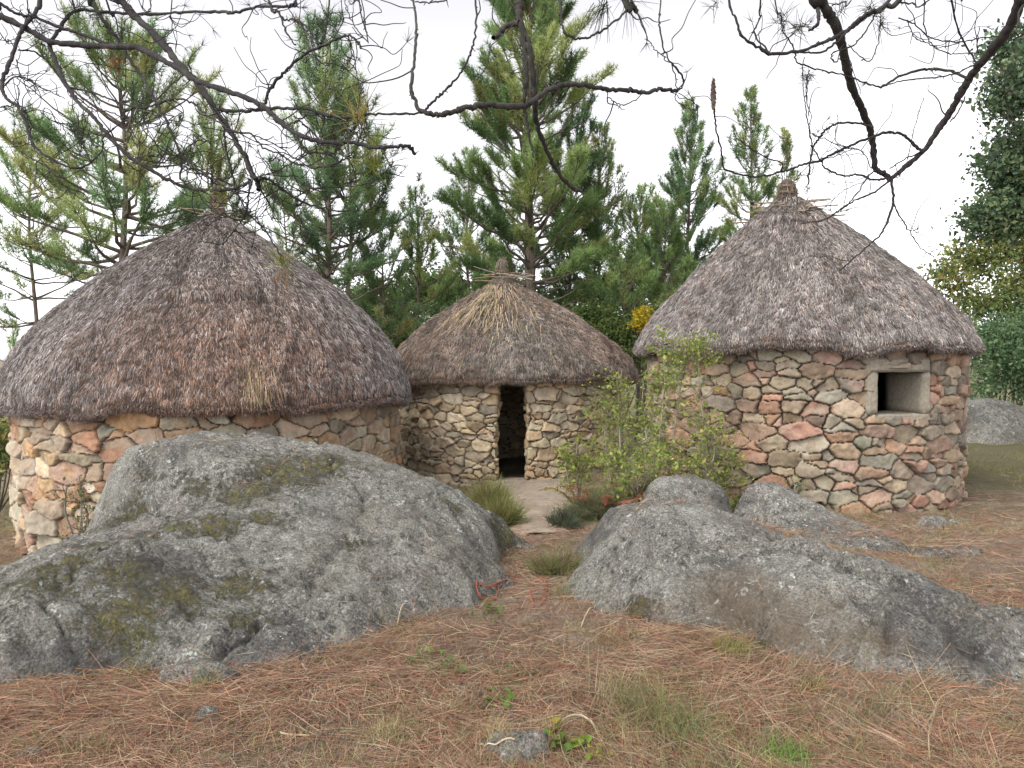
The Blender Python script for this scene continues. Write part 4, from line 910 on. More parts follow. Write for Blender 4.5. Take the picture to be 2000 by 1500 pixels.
D = np.stack([np.cos(a), np.sin(a), rng.normal(size=n_)*.13+.05], 1); D = D-nm*(np.sum(D*nm, 1)-D[:, 2]*nm[:, 2])[:, None]
L = rng.uniform(.09, .2, n_)
W_ = .0012+.00026*y
ribbons(acc, np.stack([x, y, z+.004+.018*rng.random(n_)**2], 1), D, L, W_, pick(PIN, n_, .2), bend=np.stack([-np.sin(a), np.cos(a), 0*a], 1)*(rng.normal(size=n_)*.025)[:, None]+np.array([0, 0, -.006]), nseg=2, tip=.6, side=nm+.6*rng.normal(size=(n_, 3)))
acc.build('pine_needle_litter', M_litter); tag(bpy.data.objects['pine_needle_litter'], 'fallen reddish-brown pine needles strewn over the ground', 'pine litter', kind='stuff')
# ragged banks of needles heaped where the ground meets the boulders are part of the same litter: see density above
DRY = [(.37, .30, .18), (.30, .24, .14), (.42, .36, .24), (.26, .21, .12), (.31, .30, .14)]
GRS = [(.19, .24, .08), (.14, .20, .07), (.26, .29, .12), (.13, .17, .07)]
def grass_stuff(name, label, n, d0, d1, pal, L, W, cl, seedz, thr, pw=1.0, side_fn=None, splay=.45, clump=.05, per=14):
    acc = Acc(); m = n//per; x, y = view_xy(m, d0, d1, pw); dn = fbm(x*cl, y*cl, seedz, 4)
    k = (dn > thr+.25*rng.normal(size=m)) & ~on_rock(x, y)
    if side_fn is not None: k &= rng.random(m) < side_fn(x, y)
    for hx, hy, hr in (HL, HM, HR): k &= np.hypot(x-hx, y-hy) > hr+.03
    k &= ~((np.abs(x-.3) < .42) & (y > 6.8) & (y < 12.2))
    x, y = x[k], y[k]; m = len(x); c = np.repeat(pick(pal, m, .18), per, 0); s = np.repeat(rng.uniform(.5, 1.3, m), per)
    X_ = np.repeat(x, per)+clump*rng.normal(size=m*per); Y_ = np.repeat(y, per)+clump*rng.normal(size=m*per); n_ = m*per
    hor = rng.normal(size=(n_, 2))*splay; D = np.stack([hor[:, 0], hor[:, 1], np.ones(n_)], 1); Ls = rng.uniform(*L, n_)*s
    ribbons(acc, np.stack([X_, Y_, top_z(X_, Y_)-.01], 1), D, Ls, (W+.0003*Y_), np.clip(c*(1+.15*rng.normal(size=(n_, 1))), .02, .7), nseg=3, tip=.15,
            bend=np.stack([hor[:, 0]*.8, hor[:, 1]*.8, -.45*np.ones(n_)], 1)*Ls[:, None]*rng.random(n_)[:, None])
    o = acc.build(name, M_litter); return tag(o, label, 'grass', kind='stuff')
grass_stuff('dry_grass', 'short dry straw-coloured grass among the pine needles', 85000, 2.4, 9, DRY, (.03, .11), .0016, 1.3, 21, -.1, 1.1)
grass_stuff('green_grass', 'sparse green grass blades scattered through the litter', 52000, 2.4, 9, GRS, (.04, .13), .002, 1.0, 33, .18, 1.0, lambda x, y: .25+.75*sstep(-.8, .3, x)*(1-sstep(1.2, 2.2, x)))
grass_stuff('field_grass', 'tan and green grass round the huts and in the field behind', 90000, 7.2, 22, [(.30, .27, .12), (.22, .22, .08), (.36, .31, .18), (.17, .19, .07)], (.05, .17), .0025, .7, 44, -.25, 1.0, lambda x, y: 1-.6*((x > 2) & (y < 8.6)), clump=.12)
def tuft(label, px, py, n, L, seed, pal, wd=.003, spread=.04, splay=.4, name='grass_tuft', group=None):
    global rng
    keep = rng; rng = np.random.default_rng(seed); q = look(px, py); A = Acc()
    x = q[0]+spread*rng.normal(size=n); y = q[1]+spread*rng.normal(size=n); hor = rng.normal(size=(n, 2))*splay; Ls = L*rng.uniform(.5, 1.1, n)
    ribbons(A, np.stack([x, y, top_z(x, y)-.01], 1), np.stack([hor[:, 0], hor[:, 1], np.ones(n)], 1), Ls, wd, pick(pal, n, .18), nseg=4, tip=.12, bend=np.stack([hor[:, 0], hor[:, 1], -.6+0*hor[:, 0]], 1)*(Ls*rng.random(n))[:, None])
    o = A.build(name, M_litter); rng = keep; return tag(o, label, 'grass tuft', group)
BRT = [(.15, .30, .05), (.11, .24, .05), (.2, .34, .08)]; OLV = [(.24, .25, .07), (.19, .2, .06), (.3, .28, .1)]
tuft('bright green grass tuft at the bottom edge right of centre', 1535, 1490, 260, .13, 601, BRT, .0035, .04)
tuft('olive grass tuft growing against the rusty face of the long boulder', 1430, 1275, 320, .15, 602, OLV, .003, .06)
tuft('pale dry bunch grass in the litter, left of the bottom rock', 755, 1440, 420, .1, 603, [(.4, .34, .2), (.34, .3, .16)], .0025, .05)
tuft('feathery mixed grass clump right above the pale curved stick', 1270, 1400, 420, .24, 604, [(.22, .24, .1), (.3, .27, .14), (.15, .18, .07)], .003, .09, .35)
tuft('tall dry stalks standing behind the pale curved stick', 1190, 1370, 160, .26, 605, DRY, .003, .09, .3)
tuft('small yellowish tuft at the foot of the mossy boulder near the flat slab', 265, 1312, 220, .1, 606, OLV, .003, .05)
tuft('green sprout beside the flat slab', 400, 1345, 90, .11, 607, [(.17, .25, .07), (.22, .28, .1)], .004, .03)
tuft('small pale tuft near the lower left corner', 170, 1478, 300, .09, 608, [(.3, .28, .14), (.22, .24, .1)], .0025, .06)
tuft('fuzzy dry tuft right of the tip of the mossy boulder', 700, 1345, 260, .08, 609, [(.36, .31, .18), (.3, .27, .13)], .0025, .05)
tuft('greenish tuft half way between the cord loops and the bottom edge', 1000, 1330, 200, .07, 610, GRS, .003, .06, .6)
tuft('yellow-green tuft in front of the long boulder where its face ends', 1590, 1345, 160, .09, 611, OLV, .003, .04)
tuft('weedy stalks beside the left tip of the long boulder', 1098, 1165, 120, .18, 612, GRS+DRY, .0035, .05, .3)
tuft('straw clump just below the left end of the long boulder', 1205, 1255, 260, .1, 613, DRY, .0025, .07)
tuft('pale clump below the middle of the long boulder', 1330, 1330, 300, .1, 614, DRY, .0025, .08)
tuft('dark green grass along the edge right of the pale curved stick', 1345, 1440, 220, .18, 615, GRS, .003, .07, .4)
tuft('thin dry tuft above the bottom rock', 960, 1440, 160, .12, 616, DRY, .0025, .05)
# small leafy weeds
def weed(label, px, py, n, seed, pal, sz=.03, sp=.05):
    global rng
    keep = rng; rng = np.random.default_rng(seed); q = look(px, py); A = Acc(); P = np.stack([q[0]+sp*rng.normal(size=n), q[1]+sp*rng.normal(size=n), np.zeros(n)], 1)
    P[:, 2] = top_z(P[:, 0], P[:, 1])+rng.uniform(.01, .06, n); g = P*[1, 1, 0]+np.array([0, 0, 1])*(P[:, 2:]-.07)
    ribbons(A, g*.5+P*.5-[0, 0, .02], P-g+[0, 0, .03], .04, .003, (.12, .15, .05), nseg=1); leaves(A, P, sz*rng.uniform(.6, 1.3, n), pick(pal, n, .15), up=2.5, aspect=1.3)
    o = A.build('leafy_weed', M_leaf); rng = keep; return tag(o, label, 'weed')
weed('bright green leafy weed to the left of the pale curved stick', 975, 1385, 34, 701, BRT)
weed('leafy weed trailing down from the pale curved stick to the bottom rock', 1110, 1468, 40, 702, [(.2, .3, .05), (.14, .24, .05)], .032, .045)
weed('yellow-leaved weed at the left end of the pale curved stick', 1085, 1432, 16, 703, [(.38, .36, .07), (.26, .32, .06)], .03, .025)
weed('tiny clover patch in the middle of the litter', 830, 1292, 26, 704, BRT, .022, .04)
weed('green weed patch behind the clover, toward the centre', 880, 1315, 40, 705, GRS, .026, .06)
weed('small weed at the bottom edge beside the trailing weed', 1165, 1488, 18, 706, [(.42, .42, .06), (.2, .3, .06)], .026, .03)
weed('little green sprout below the orange cord loop', 955, 1200, 22, 707, BRT, .028, .04)

# sticks, cords
def lay(pts, rad, name, label, cat, m, colr, lift=.012, group=None, arc=0):
    P = []
    for px, py in pts:
        P.append(look(px, py))
    P = smooth_path(P, 6); P[:, 2] = (P[:, 2] if 'cord' in name else top_z(P[:, 0], P[:, 1]))+lift+arc*np.sin(np.linspace(0, np.pi, len(P)))
    A = Acc(); tube(A, P, np.linspace(rad, rad*.75, len(P)), colr, 7); o = A.build(name, m, smooth=True); return tag(o, label, cat, group)
M_cord = plain('orange_cord', (.5, .12, .06), .6, .2, 60)
lay([(1012, 1133), (985, 1140), (950, 1150), (931, 1146), (934, 1162), (948, 1175), (964, 1173), (974, 1158), (970, 1147), (952, 1152)], .004, 'cord', 'orange cord curled in a small loop against the tip of the mossy boulder', 'cord', M_cord, (1, 1, 1))
lay([(1042, 1185), (1036, 1165), (1038, 1148), (1048, 1136), (1060, 1134), (1067, 1145), (1066, 1165), (1058, 1182)], .004, 'cord', 'orange cord arch lying between the two big boulders', 'cord', M_cord, (1, 1, 1))
PALE = (.55, .47, .33)
lay([(1088, 1428), (1105, 1420), (1130, 1418), (1150, 1423), (1166, 1432)], .006, 'stick', 'pale curved stick arching over the litter near the bottom centre', 'stick', M_straw, PALE, .02, arc=.02)
lay([(548, 1440), (575, 1443), (605, 1445)], .005, 'stick', 'short pale stick lying flat near the lower left', 'stick', M_straw, PALE)
lay([(925, 1457), (960, 1460), (1005, 1463)], .004, 'stick', 'thin pale stick just above the bottom rock', 'stick', M_straw, PALE)
lay([(590, 1302), (600, 1316)], .006, 'stick', 'white splinter at the lower tip of the mossy boulder', 'stick', M_straw, (.6, .57, .5))
lay([(1150, 1239), (1180, 1228), (1215, 1214)], .004, 'stick', 'pale twig lying just below the long boulder', 'stick', M_straw, PALE)
lay([(1135, 1230), (1150, 1205), (1163, 1187)], .004, 'stick', 'thin straw leaning near the left tip of the long boulder', 'stick', M_straw, PALE, arc=.03)
lay([(1780, 1402), (1800, 1425), (1812, 1440)], .004, 'stick', 'grey twig in the lower right litter', 'stick', M_straw, (.4, .35, .27))
lay([(775, 1225), (785, 1203), (800, 1186)], .004, 'stick', 'straw standing against the foot of the mossy boulder', 'stick', M_straw, PALE, arc=.03)
# tall dead stalk, lower right
A = Acc(); d = 3.05
for pl, r_ in (([(1818, 1500), (1822, 1440), (1826, 1402), (1818, 1375), (1800, 1330), (1785, 1285), (1772, 1255)], .0032), ([(1824, 1402), (1840, 1375), (1862, 1350)], .0025), ([(1785, 1285), (1762, 1280)], .002)):
    P = smooth_path([at(a, b, d) for a, b in pl], 5); P[:, 1] += .03*np.sin(np.arange(len(P))*.3); tube(A, P, np.linspace(r_, r_*.45, len(P)), (.36, .3, .2), 6)
tag(A.build('dead_stalk', M_straw, smooth=True), 'tall forked dead stalk rising in front of the right end of the long boulder', 'stalk')

# ------------------------------------------------------------------ overhanging branches
# traced in three windows of the photo (0.35 photo px per unit)
S_ = .35
def tr(off, *pts): return [(off+a*S_, b*S_) for a, b in pts]
L_ = 0; C_ = 650; R_ = 1300
def depth_of(px, py, base): return base+.35*math.sin(px*.004+1)+.25*math.cos(py*.007+px*.002)
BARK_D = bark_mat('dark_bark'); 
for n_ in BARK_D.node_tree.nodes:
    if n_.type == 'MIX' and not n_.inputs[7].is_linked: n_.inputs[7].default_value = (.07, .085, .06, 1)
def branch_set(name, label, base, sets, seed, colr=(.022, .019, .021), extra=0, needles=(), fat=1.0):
    global rng
    keep = rng; rng = np.random.default_rng(seed)
    p0 = at(sets[0][0][0][0], sets[0][0][0][1], depth_of(*sets[0][0][0], base))
    root = tag(empty(name, p0), label, 'branch', 'pine branches hanging in from above')
    segs = []
    for pl, w0, w1 in sets:
        A = Acc(); m = len(pl); P = []
        amp = rng.uniform(-.12, .12)
        for i, (a, b) in enumerate(pl):
            d = depth_of(a, b, base)+amp*math.sin(math.pi*i/max(1, m-1)); P.append(at(a, b, d))
        P = [np.array(q) for q in P]
        def outside(q): return q[1] < 2 or q[0] < 0 or q[0] > 2000
        if outside(pl[0]): P.insert(0, P[0]+unit(P[0]-P[1])*.5+np.array([0, .05, .35])); P.insert(0, P[0]+unit(P[0]-P[1])*.8+np.array([0, -.2, .5]))
        if outside(pl[-1]) and not outside(pl[-2]): P.append(P[-1]+unit(P[-1]-P[-2])*.4+np.array([0, .05, .3]))
        P = smooth_path(P, 7); k = len(P); rad = fat*np.linspace(w0*(.76 if w0 > 60 else .9), w1, k)*S_*.5/F*base
        rad = rad*(1+.08*np.interp(np.arange(k), np.arange(0, k+2, 2.0), rng.normal(size=len(np.arange(0, k+2, 2.0)))))
        rad = rad*(1+.2*(rng.random(k) < .05))
        P[1:-1] += rng.normal(size=(k-2, 3))*.0018
        c = np.array(colr)*(1+.3*(w0 < 12))*rng.uniform(.85, 1.25)
        tube(A, P, np.maximum(rad, .0016), c, 8 if w0 > 14 else 5, .05)
        # short spurs and knots
        ns = int(k*.13)
        for q in rng.integers(1, k-1, ns):
            v = unit(rng.normal(size=3)); tube(A, np.stack([P[q], P[q]+v*rng.uniform(.008, .02)]), [max(.002, rad[q]*.4), .001], c, 4)
        segs.append((P, rad, c, A, w0))
    if extra:
        for q in range(extra):
            P, rad, c, A, _ = segs[rng.integers(len(segs))]; i = rng.integers(1, len(P)); v = unit(rng.normal(size=3)*[1, .6, 1]); L = rng.uniform(.06, .28)
            pts = [P[i]]; 
            for s in range(5): v = unit(v+.45*rng.normal(size=3)+np.array([0, 0, .1])); pts.append(pts[-1]+v*L/5)
            pts = smooth_path(pts, 3); tube(A, pts, np.linspace(max(.0022, rad[i]*.3), .0012, len(pts)), c*1.1, 4)
            if rng.random() < .25:
                n = 14; ribbons(A, np.repeat(pts[-1:], n, 0), v+.7*rng.normal(size=(n, 3)), rng.uniform(.02, .06, n), .0018, c*1.2, nseg=1)
    for P, rad, c, A, w0 in segs: A.build('limb' if w0 > 14 else 'twig', BARK_D, root, smooth=True)
    for (px, py, n, L, cc, up) in needles:
        A = Acc(); e = np.array(at(px, py, depth_of(px, py, base))); D = np.array([up[0], 0, up[1]])+.5*rng.normal(size=(n, 3))
        ribbons(A, np.repeat(e[None], n, 0)+.012*rng.normal(size=(n, 3)), D, L*rng.uniform(.6, 1.1, n), .0028, pick(cc, n, .2), nseg=2, tip=.4, bend=np.tile([0, 0, -.01], (n, 1)))
        A.build('needle_tuft', M_needle, root)
    rng = keep; return root
YG = [(.22, .26, .07), (.16, .22, .06), (.30, .28, .08)]; DG = [(.09, .11, .07), (.07, .09, .06)]; DEAD = [(.30, .15, .06), (.22, .12, .06)]
Lc = [
 (tr(L_, (-90, 50), (0, 90), (150, 160), (270, 230), (400, 245), (600, 262), (760, 265), (860, 310), (960, 360), (1060, 425), (1150, 470), (1300, 520), (1450, 580), (1520, 640), (1600, 710), (1700, 765), (1830, 795), (1960, 795), (2080, 820), (2180, 820), (2260, 812), (2300, 832), (2310, 862)), 46, 12),
 (tr(L_, (620, -90), (680, 0), (740, 80), (850, 180), (930, 270), (1010, 370), (1080, 440), (1140, 520), (1200, 610), (1250, 690), (1300, 760), (1360, 860), (1400, 960), (1430, 1000), (1440, 1060)), 58, 20),
 (tr(L_, (1430, 1000), (1500, 1000), (1580, 1060), (1650, 1110), (1750, 1150), (1850, 1170), (2000, 1175)), 18, 7),
 (tr(L_, (270, 240), (310, 340), (360, 460), (430, 560), (520, 650), (590, 740), (660, 820), (740, 890), (830, 940), (930, 1000), (1050, 1045), (1180, 1060), (1300, 1055), (1400, 1010)), 26, 15),
 (tr(L_, (-60, -10), (0, 20), (100, 80), (200, 100), (330, 150), (450, 190), (600, 240), (700, 265)), 22, 18),
 (tr(L_, (270, 240), (330, 170), (370, 100), (430, 60), (600, 65), (800, 80), (1000, 70), (1200, 65), (1300, 70), (1430, 40), (1600, 35), (1650, 10), (1655, -40)), 24, 12),
 (tr(L_, (240, -60), (200, 60), (140, 140), (100, 220), (60, 330), (20, 430), (10, 490), (40, 550), (100, 600), (140, 680), (170, 780), (230, 850), (330, 910), (420, 940), (500, 915), (570, 840)), 32, 9),
 (tr(L_, (490, -60), (510, 0), (560, 90), (620, 170), (680, 250), (720, 330), (800, 440), (870, 570), (920, 660), (970, 770), (1010, 870), (1005, 1000)), 34, 10),
 (tr(L_, (1010, 870), (1090, 930), (1160, 980), (1250, 1040), (1340, 1100), (1400, 1180)), 12, 5),
 (tr(L_, (100, 280), (180, 285), (250, 330), (310, 400), (370, 490), (430, 540), (520, 610), (620, 625), (690, 660)), 12, 7),
 (tr(L_, (20, 480), (80, 430), (150, 440), (230, 490), (300, 520), (360, 550)), 11, 5),
 (tr(L_, (390, 490), (500, 510), (600, 550), (720, 590), (800, 600), (900, 570), (1000, 550), (1080, 580), (1150, 640), (1230, 690), (1320, 740), (1400, 750), (1480, 830), (1560, 860), (1620, 900), (1720, 930), (1820, 930), (1900, 900), (1970, 850), (2060, 730)), 13, 7),
 (tr(L_, (1200, 610), (1350, 620), (1480, 605), (1600, 605), (1720, 610), (1850, 650), (1960, 655), (2060, 640), (2200, 635), (2360, 630)), 20, 9),
 (tr(L_, (1480, 580), (1500, 510), (1550, 440), (1620, 370), (1700, 300), (1800, 260), (1880, 215), (1950, 200), (2000, 240), (2015, 270)), 17, 10),
 (tr(L_, (1400, 1000), (1500, 970), (1580, 930), (1640, 910), (1700, 930)), 9, 5),
 (tr(L_, (1250, 690), (1255, 800), (1280, 900), (1310, 1040), (1350, 1130), (1390, 1200), (1480, 1290), (1550, 1400), (1575, 1480)), 13, 6),
 (tr(L_, (1400, 1010), (1390, 1080), (1370, 1190), (1310, 1280), (1240, 1370)), 12, 5),
 (tr(L_, (1430, 1020), (1480, 1100), (1520, 1170), (1520, 1230)), 10, 5),
 (tr(L_, (620, 730), (700, 660), (740, 600), (850, 560)), 8, 6),
 (tr(L_, (90, 330), (110, 400), (150, 500)), 8, 5),
 (tr(L_, (-20, 150), (50, 220), (80, 270)), 8, 5),
 (tr(L_, (140, 600), (160, 700), (190, 830), (260, 890), (360, 920)), 9, 6),
 (tr(L_, (1390, 1195), (1250, 1190), (1150, 1200), (1070, 1230)), 7, 4),
 (tr(L_, (1840, -40), (1825, 100), (1810, 200), (1780, 250), (1740, 190), (1700, 140), (1640, 110), (1590, 110), (1550, 60), (1490, -20)), 10, 9),
 (tr(L_, (1490, -20), (1560, 80), (1600, 180), (1650, 250)), 18, 7),
 (tr(L_, (1010, 870), (1060, 810), (1130, 780), (1210, 800)), 8, 5),
 (tr(L_, (870, 940), (920, 900), (1000, 870)), 8, 5),
 (tr(L_, (1640, 690), (1700, 650), (1800, 640), (1900, 680), (1960, 740), (2060, 800)), 8, 6),
 (tr(L_, (1400, 750), (1560, 820), (1660, 890), (1740, 850), (1850, 860), (1960, 760)), 8, 5),
 (tr(L_, (465, 610), (470, 700), (445, 880)), 6, 3), (tr(L_, (740, 450), (745, 600), (720, 700)), 7, 4), (tr(L_, (820, 600), (800, 700), (765, 830)), 6, 3),
 (tr(L_, (1650, 1110), (1660, 1180), (1700, 1280), (1740, 1300)), 6, 3),
 (tr(L_, (1650, 1110), (1700, 1070), (1800, 1050), (2000, 1035), (2110, 1000), (2200, 900)), 7, 4),
 (tr(L_, (1640, 640), (1700, 700), (1750, 740), (1800, 840), (1900, 860)), 7, 4),
 (tr(L_, (590, -20), (640, 90), (680, 250)), 16, 9), (tr(L_, (430, 60), (400, -20)), 12, 8), (tr(L_, (150, -20), (160, 60), (140, 140)), 10, 8),
 (tr(L_, (960, -10), (950, 90), (960, 170), (900, 220)), 8, 6), (tr(L_, (0, 600), (90, 590), (140, 600)), 6, 6), (tr(L_, (300, 680), (420, 700), (560, 760)), 6, 4),
 (tr(L_, (520, 1140), (420, 1090), (260, 930)), 5, 4), (tr(L_, (740, 700), (900, 680), (1020, 630)), 6, 4),
 (tr(L_, (2005, 0), (2035, 120), (2055, 240)), 10, 6), (tr(L_, (1930, 40), (1970, 130), (2055, 235)), 6, 5), (tr(L_, (1945, 205), (1975, 300), (1990, 430), (2030, 510)), 7, 4),
 (tr(L_, (570, 840), (580, 760), (620, 730)), 8, 7), (tr(L_, (1310, 1040), (1200, 1000), (1100, 960), (1010, 870)), 7, 5),
 (tr(L_, (770, -20), (830, 60), (850, -20)), 7, 6), (tr(L_, (1060, 1045), (1130, 1100), (1210, 1180)), 7, 4), (tr(L_, (740, 890), (860, 860), (990, 870)), 7, 5),
]
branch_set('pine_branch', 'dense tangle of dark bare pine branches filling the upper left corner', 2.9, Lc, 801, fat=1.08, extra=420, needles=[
 (555, 512, 60, .13, YG, (0, .35)), (553, 530, 14, .09, DEAD, (0, -1)), (706, 232, 50, .15, [(.34, .28, .1), (.25, .26, .08)], (-.25, .8)), (732, 325, 70, .15, YG, (-.1, .6)), (230, 118, 40, .09, DEAD, (-.3, 0)), (90, 60, 40, .09, DG, (0, 0)), (180, 30, 50, .09, DG, (.2, 0)), (150, 10, 40, .1, DG, (0, 0)), (430, 380, 40, .1, YG, (0, .3)), (640, 30, 20, .08, DG, (0, .2))])
Cc = [
 (tr(C_, (1040, -90), (1040, 0), (1040, 80), (1060, 200), (1075, 350), (1075, 480), (1070, 590), (1085, 690), (1100, 780), (1120, 880)), 62, 8),
 (tr(C_, (1050, 130), (1090, 250), (1115, 380), (1125, 520), (1130, 620), (1150, 730), (1190, 830), (1240, 930), (1280, 1000), (1340, 1050), (1390, 1065)), 32, 16),
 (tr(C_, (1070, 595), (950, 590), (850, 585), (780, 595), (700, 615), (630, 640), (560, 635), (500, 625), (480, 610), (450, 530), (435, 490), (455, 350), (465, 200), (460, 60), (450, -50)), 32, 8),
 (tr(C_, (520, 610), (580, 550), (650, 480), (720, 400), (770, 290), (795, 180), (800, -40)), 13, 9),
 (tr(C_, (1070, 590), (1120, 560), (1200, 510), (1280, 480), (1350, 470), (1450, 480), (1550, 500), (1650, 505), (1750, 515), (1830, 495), (1920, 508)), 30, 18),
 (tr(C_, (1920, 508), (1950, 480), (1950, 420), (1880, 340), (1830, 200), (1820, 100), (1830, -40)), 12, 7),
 (tr(C_, (1860, 320), (1800, 280), (1760, 220), (1700, 80), (1670, 20)), 6, 6), (tr(C_, (1890, 350), (1920, 490), (1915, 560), (1990, 605), (2035, 600), (2020, 580), (1930, 520)), 7, 5),
 (tr(C_, (1520, 505), (1560, 560), (1630, 585), (1740, 520)), 6, 5), (tr(C_, (1040, 130), (970, 145), (930, 190), (895, 210)), 30, 20),
 (tr(C_, (1270, -40), (1270, 80), (1290, 170), (1340, 205), (1400, 215), (1480, 185), (1560, 130), (1640, 60), (1660, 20), (1640, -40)), 12, 11),
 (tr(C_, (1600, -40), (1660, 20), (1700, 66)), 34, 26), (tr(C_, (460, 10), (560, 10), (635, 0), (640, -30)), 8, 7), (tr(C_, (1075, 200), (1085, 300), (1100, 420), (1095, 590)), 8, 6),
]
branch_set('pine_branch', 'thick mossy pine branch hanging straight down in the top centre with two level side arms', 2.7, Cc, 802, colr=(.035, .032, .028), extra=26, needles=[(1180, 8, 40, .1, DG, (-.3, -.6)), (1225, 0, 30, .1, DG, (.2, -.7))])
Rc = [
 (tr(R_, (2030, -110), (1990, -20), (1930, 130), (1860, 230), (1780, 330), (1700, 430), (1640, 530), (1580, 640), (1510, 740), (1440, 840), (1350, 920), (1270, 990), (1240, 1010)), 92, 26),
 (tr(R_, (800, -90), (850, -20), (900, 60), (960, 170), (990, 280), (1015, 400), (1050, 510), (1100, 620), (1140, 720), (1160, 830), (1170, 940), (1220, 970), (1260, 1000)), 96, 30),
 (tr(R_, (1260, 990), (1270, 1130), (1230, 1250), (1200, 1310), (1120, 1380), (1030, 1460), (970, 1510)), 20, 8),
 (tr(R_, (1270, 1130), (1310, 1210), (1360, 1290), (1420, 1380), (1500, 1435)), 13, 6), (tr(R_, (1360, 1290), (1400, 1278), (1415, 1240)), 6, 4),
 (tr(R_, (1250, 1010), (1150, 1080), (1050, 1120), (980, 1170), (900, 1220), (830, 1235), (750, 1250)), 15, 7),
 (tr(R_, (1170, 950), (1120, 1000), (1060, 1090), (1000, 1150), (930, 1200), (850, 1240)), 12, 8),
 (tr(R_, (1110, 1010), (1000, 1060), (930, 1120), (870, 1165), (780, 1175)), 7, 5),
 (tr(R_, (1240, 990), (1170, 1005), (1080, 975), (1000, 980), (910, 950), (870, 910), (840, 850), (810, 810)), 18, 8),
 (tr(R_, (1430, 850), (1360, 780), (1300, 745), (1240, 740), (1150, 765), (1050, 805), (950, 850), (860, 895), (760, 920), (680, 950), (600, 970), (500, 985), (420, 975), (330, 940), (310, 850), (290, 750), (275, 650), (268, 600)), 22, 9),
 (tr(R_, (1160, 710), (1060, 685), (960, 690), (900, 720), (850, 780), (820, 830), (805, 920), (795, 1030)), 17, 12),
 (tr(R_, (820, 820), (800, 700), (780, 600), (770, 500), (765, 380), (775, 320)), 9, 5), (tr(R_, (800, 650), (785, 520), (790, 440), (805, 390)), 8, 6),
 (tr(R_, (1690, 440), (1600, 400), (1500, 385), (1400, 395), (1300, 430), (1200, 490)), 22, 14),
 (tr(R_, (1200, 490), (1100, 455), (1000, 420), (880, 395), (780, 365), (730, 340), (710, 260), (660, 180), (640, 80), (600, -30)), 11, 8),
 (tr(R_, (1750, 350), (1640, 400), (1540, 430), (1400, 440), (1280, 460), (1210, 485)), 11, 9),
 (tr(R_, (1340, -40), (1230, 30), (1120, 90), (1030, 160), (940, 210), (850, 250), (740, 285), (590, 300), (520, 265), (430, 200), (390, 100), (350, -30)), 34, 9),
 (tr(R_, (580, 295), (495, 190), (525, 100), (525, -30)), 12, 8), (tr(R_, (1250, 0), (1150, 60), (1060, 120), (1000, 190), (950, 240), (870, 290), (800, 295), (730, 290)), 22, 10),
 (tr(R_, (1200, 110), (1180, 260), (1140, 340), (1080, 310), (1020, 250)), 8, 6), (tr(R_, (1180, 60), (1120, 170), (1050, 250), (950, 290), (925, 320), (940, 345), (975, 330)), 10, 7),
 (tr(R_, (1590, -30), (1630, 150), (1660, 230), (1720, 330), (1740, 370)), 11, 12), (tr(R_, (1440, -30), (1445, 150), (1490, 250), (1560, 290), (1640, 300), (1760, 290)), 8, 7),
 (tr(R_, (1300, 100), (1400, 140), (1460, 200), (1530, 225), (1650, 235), (1760, 210), (1870, 200)), 9, 8), (tr(R_, (1350, 890), (1380, 750), (1410, 640), (1440, 545)), 7, 5),
 (tr(R_, (860, 890), (940, 780), (960, 690), (960, 640)), 5, 4), (tr(R_, (645, 960), (650, 910), (560, 880), (480, 830), (400, 770), (375, 690)), 11, 6),
 (tr(R_, (1670, 540), (1640, 610), (1590, 680)), 9, 9), (tr(R_, (800, 740), (900, 780), (1000, 820), (1100, 850), (1150, 940)), 7, 7), (tr(R_, (650, 960), (650, 1010), (640, 1050)), 7, 4),
 (tr(R_, (850, 50), (850, 130), (800, 170)), 26, 14), (tr(R_, (1350, 110), (1390, 210), (1460, 240), (1530, 265), (1640, 240)), 7, 6), (tr(R_, (860, 890), (950, 870), (1050, 830), (1110, 850)), 8, 7),
 (tr(R_, (1250, 940), (1330, 890), (1420, 850)), 10, 9), (tr(R_, (1750, 150), (1740, 250), (1745, 300)), 6, 8), (tr(R_, (575, 705), (640, 770), (600, 820), (560, 880)), 5, 4), (tr(R_, (2100, 120), (1990, 190), (1900, 240), (1830, 270)), 9, 7),
 (tr(R_, (1890, 490), (1905, 600), (1925, 750)), 7, 6), (tr(R_, (1300, 10), (1380, 20), (1480, -10)), 12, 8), (tr(R_, (930, 30), (1000, 10), (1060, -30)), 10, 8), (tr(R_, (720, 1010), (740, 985), (760, 960)), 6, 5),
]
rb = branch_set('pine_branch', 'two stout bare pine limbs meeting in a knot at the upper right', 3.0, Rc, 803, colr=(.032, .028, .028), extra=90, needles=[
 (1559, 55, 60, .09, DG, (0, 0)), (1528, 40, 50, .09, DG, (-.2, 0)), (1700, 20, 50, .08, DG, (0, 0)), (1722, 48, 40, .08, DG, (0, 0)), (1576, 152, 50, .05, DG, (0, 0)), (1640, 20, 30, .08, DG, (0, .2)), (1578, 365, 24, .05, DG, (0, -.6)), (1400, 5, 20, .08, DG, (-.3, 0))])
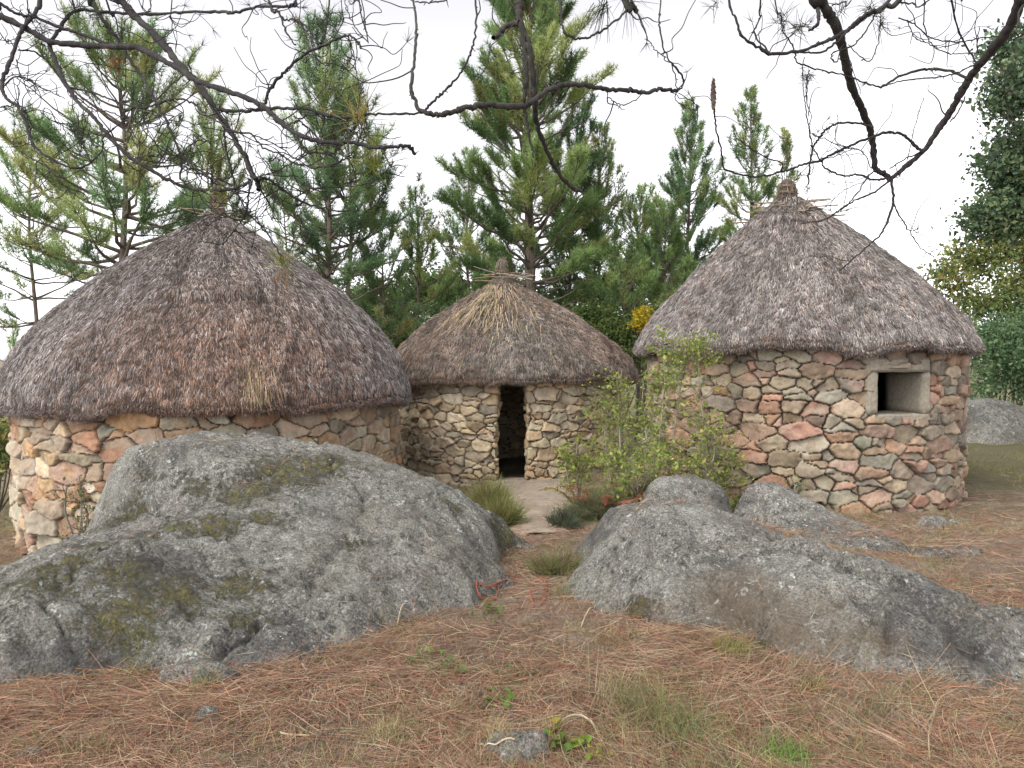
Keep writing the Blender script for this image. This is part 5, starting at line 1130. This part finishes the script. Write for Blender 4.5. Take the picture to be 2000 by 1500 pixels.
# dry spike at the end of the drooping twig
A = Acc(); n = 26; P = np.array([at(1300+.35*(268-2*math.sin(q*3)), .35*(610-170*q), depth_of(1393, 180, 3.0)) for q in np.linspace(0, 1, n)])
tube(A, P, .0085*np.sin(np.linspace(.25, 3.0, n))**.7+.002, (.07, .045, .04), 7, .15)
for q in range(160):
    i = rng.integers(0, n); v = unit(rng.normal(size=3)+[0, 0, .8]); ribbons(A, P[i:i+1], v[None], .018, .0016, (.07, .05, .04), nseg=1)
A.build('dry_spike', M_bark, rb)

# ------------------------------------------------------------------ light
w = bpy.data.worlds.new('World'); sc.world = w; w.use_nodes = True; nt = w.node_tree; bg = nt.nodes['Background']
sky = nt.nodes.new('ShaderNodeTexSky'); sky.sky_type = 'NISHITA'; sky.sun_disc = False
EL, AZ = 48, 228      # azimuth clockwise from +Y
sky.sun_elevation = R(EL); sky.sun_rotation = R(AZ); sky.dust_density = 1; sky.air_density = .6; sky.ozone_density = 1
hs = nt.nodes.new('ShaderNodeHueSaturation'); hs.inputs['Saturation'].default_value = .08; hs.inputs['Value'].default_value = 1.2
mx = nt.nodes.new('ShaderNodeMix'); mx.data_type = 'RGBA'; mx.blend_type = 'MULTIPLY'; mx.inputs[0].default_value = 1; mx.inputs[7].default_value = (1.01, .99, 1.01, 1)
nt.links.new(sky.outputs[0], hs.inputs['Color']); nt.links.new(hs.outputs[0], mx.inputs[6]); nt.links.new(mx.outputs[2], bg.inputs['Color']); bg.inputs['Strength'].default_value = .15
sun = bpy.data.lights.new('sun', 'SUN'); sun.energy = 1.1; sun.angle = R(45); sun.color = (1, .87, .72)
so = bpy.data.objects.new('sun', sun); col.objects.link(so)
from mathutils import Vector
dv = Vector((math.sin(R(AZ))*math.cos(R(EL)), math.cos(R(AZ))*math.cos(R(EL)), math.sin(R(EL))))
so.rotation_euler = dv.to_track_quat('Z', 'Y').to_euler(); so.location = (-8, -6, 12)
vs = sc.view_settings; vs.view_transform = 'Standard'; vs.look = 'None'; vs.gamma = 1; vs.exposure = 1.15
sc.render.engine = 'CYCLES'; sc.cycles.max_bounces = 6; sc.cycles.diffuse_bounces = 3; sc.cycles.transparent_max_bounces = 4; sc.cycles.use_denoising = True; sc.cycles.denoiser = 'OPENIMAGEDENOISE'; sc.cycles.denoising_input_passes = 'RGB_ALBEDO_NORMAL'; sc.cycles.denoising_prefilter = 'ACCURATE'; sc.cycles.sample_clamp_indirect = 2.0
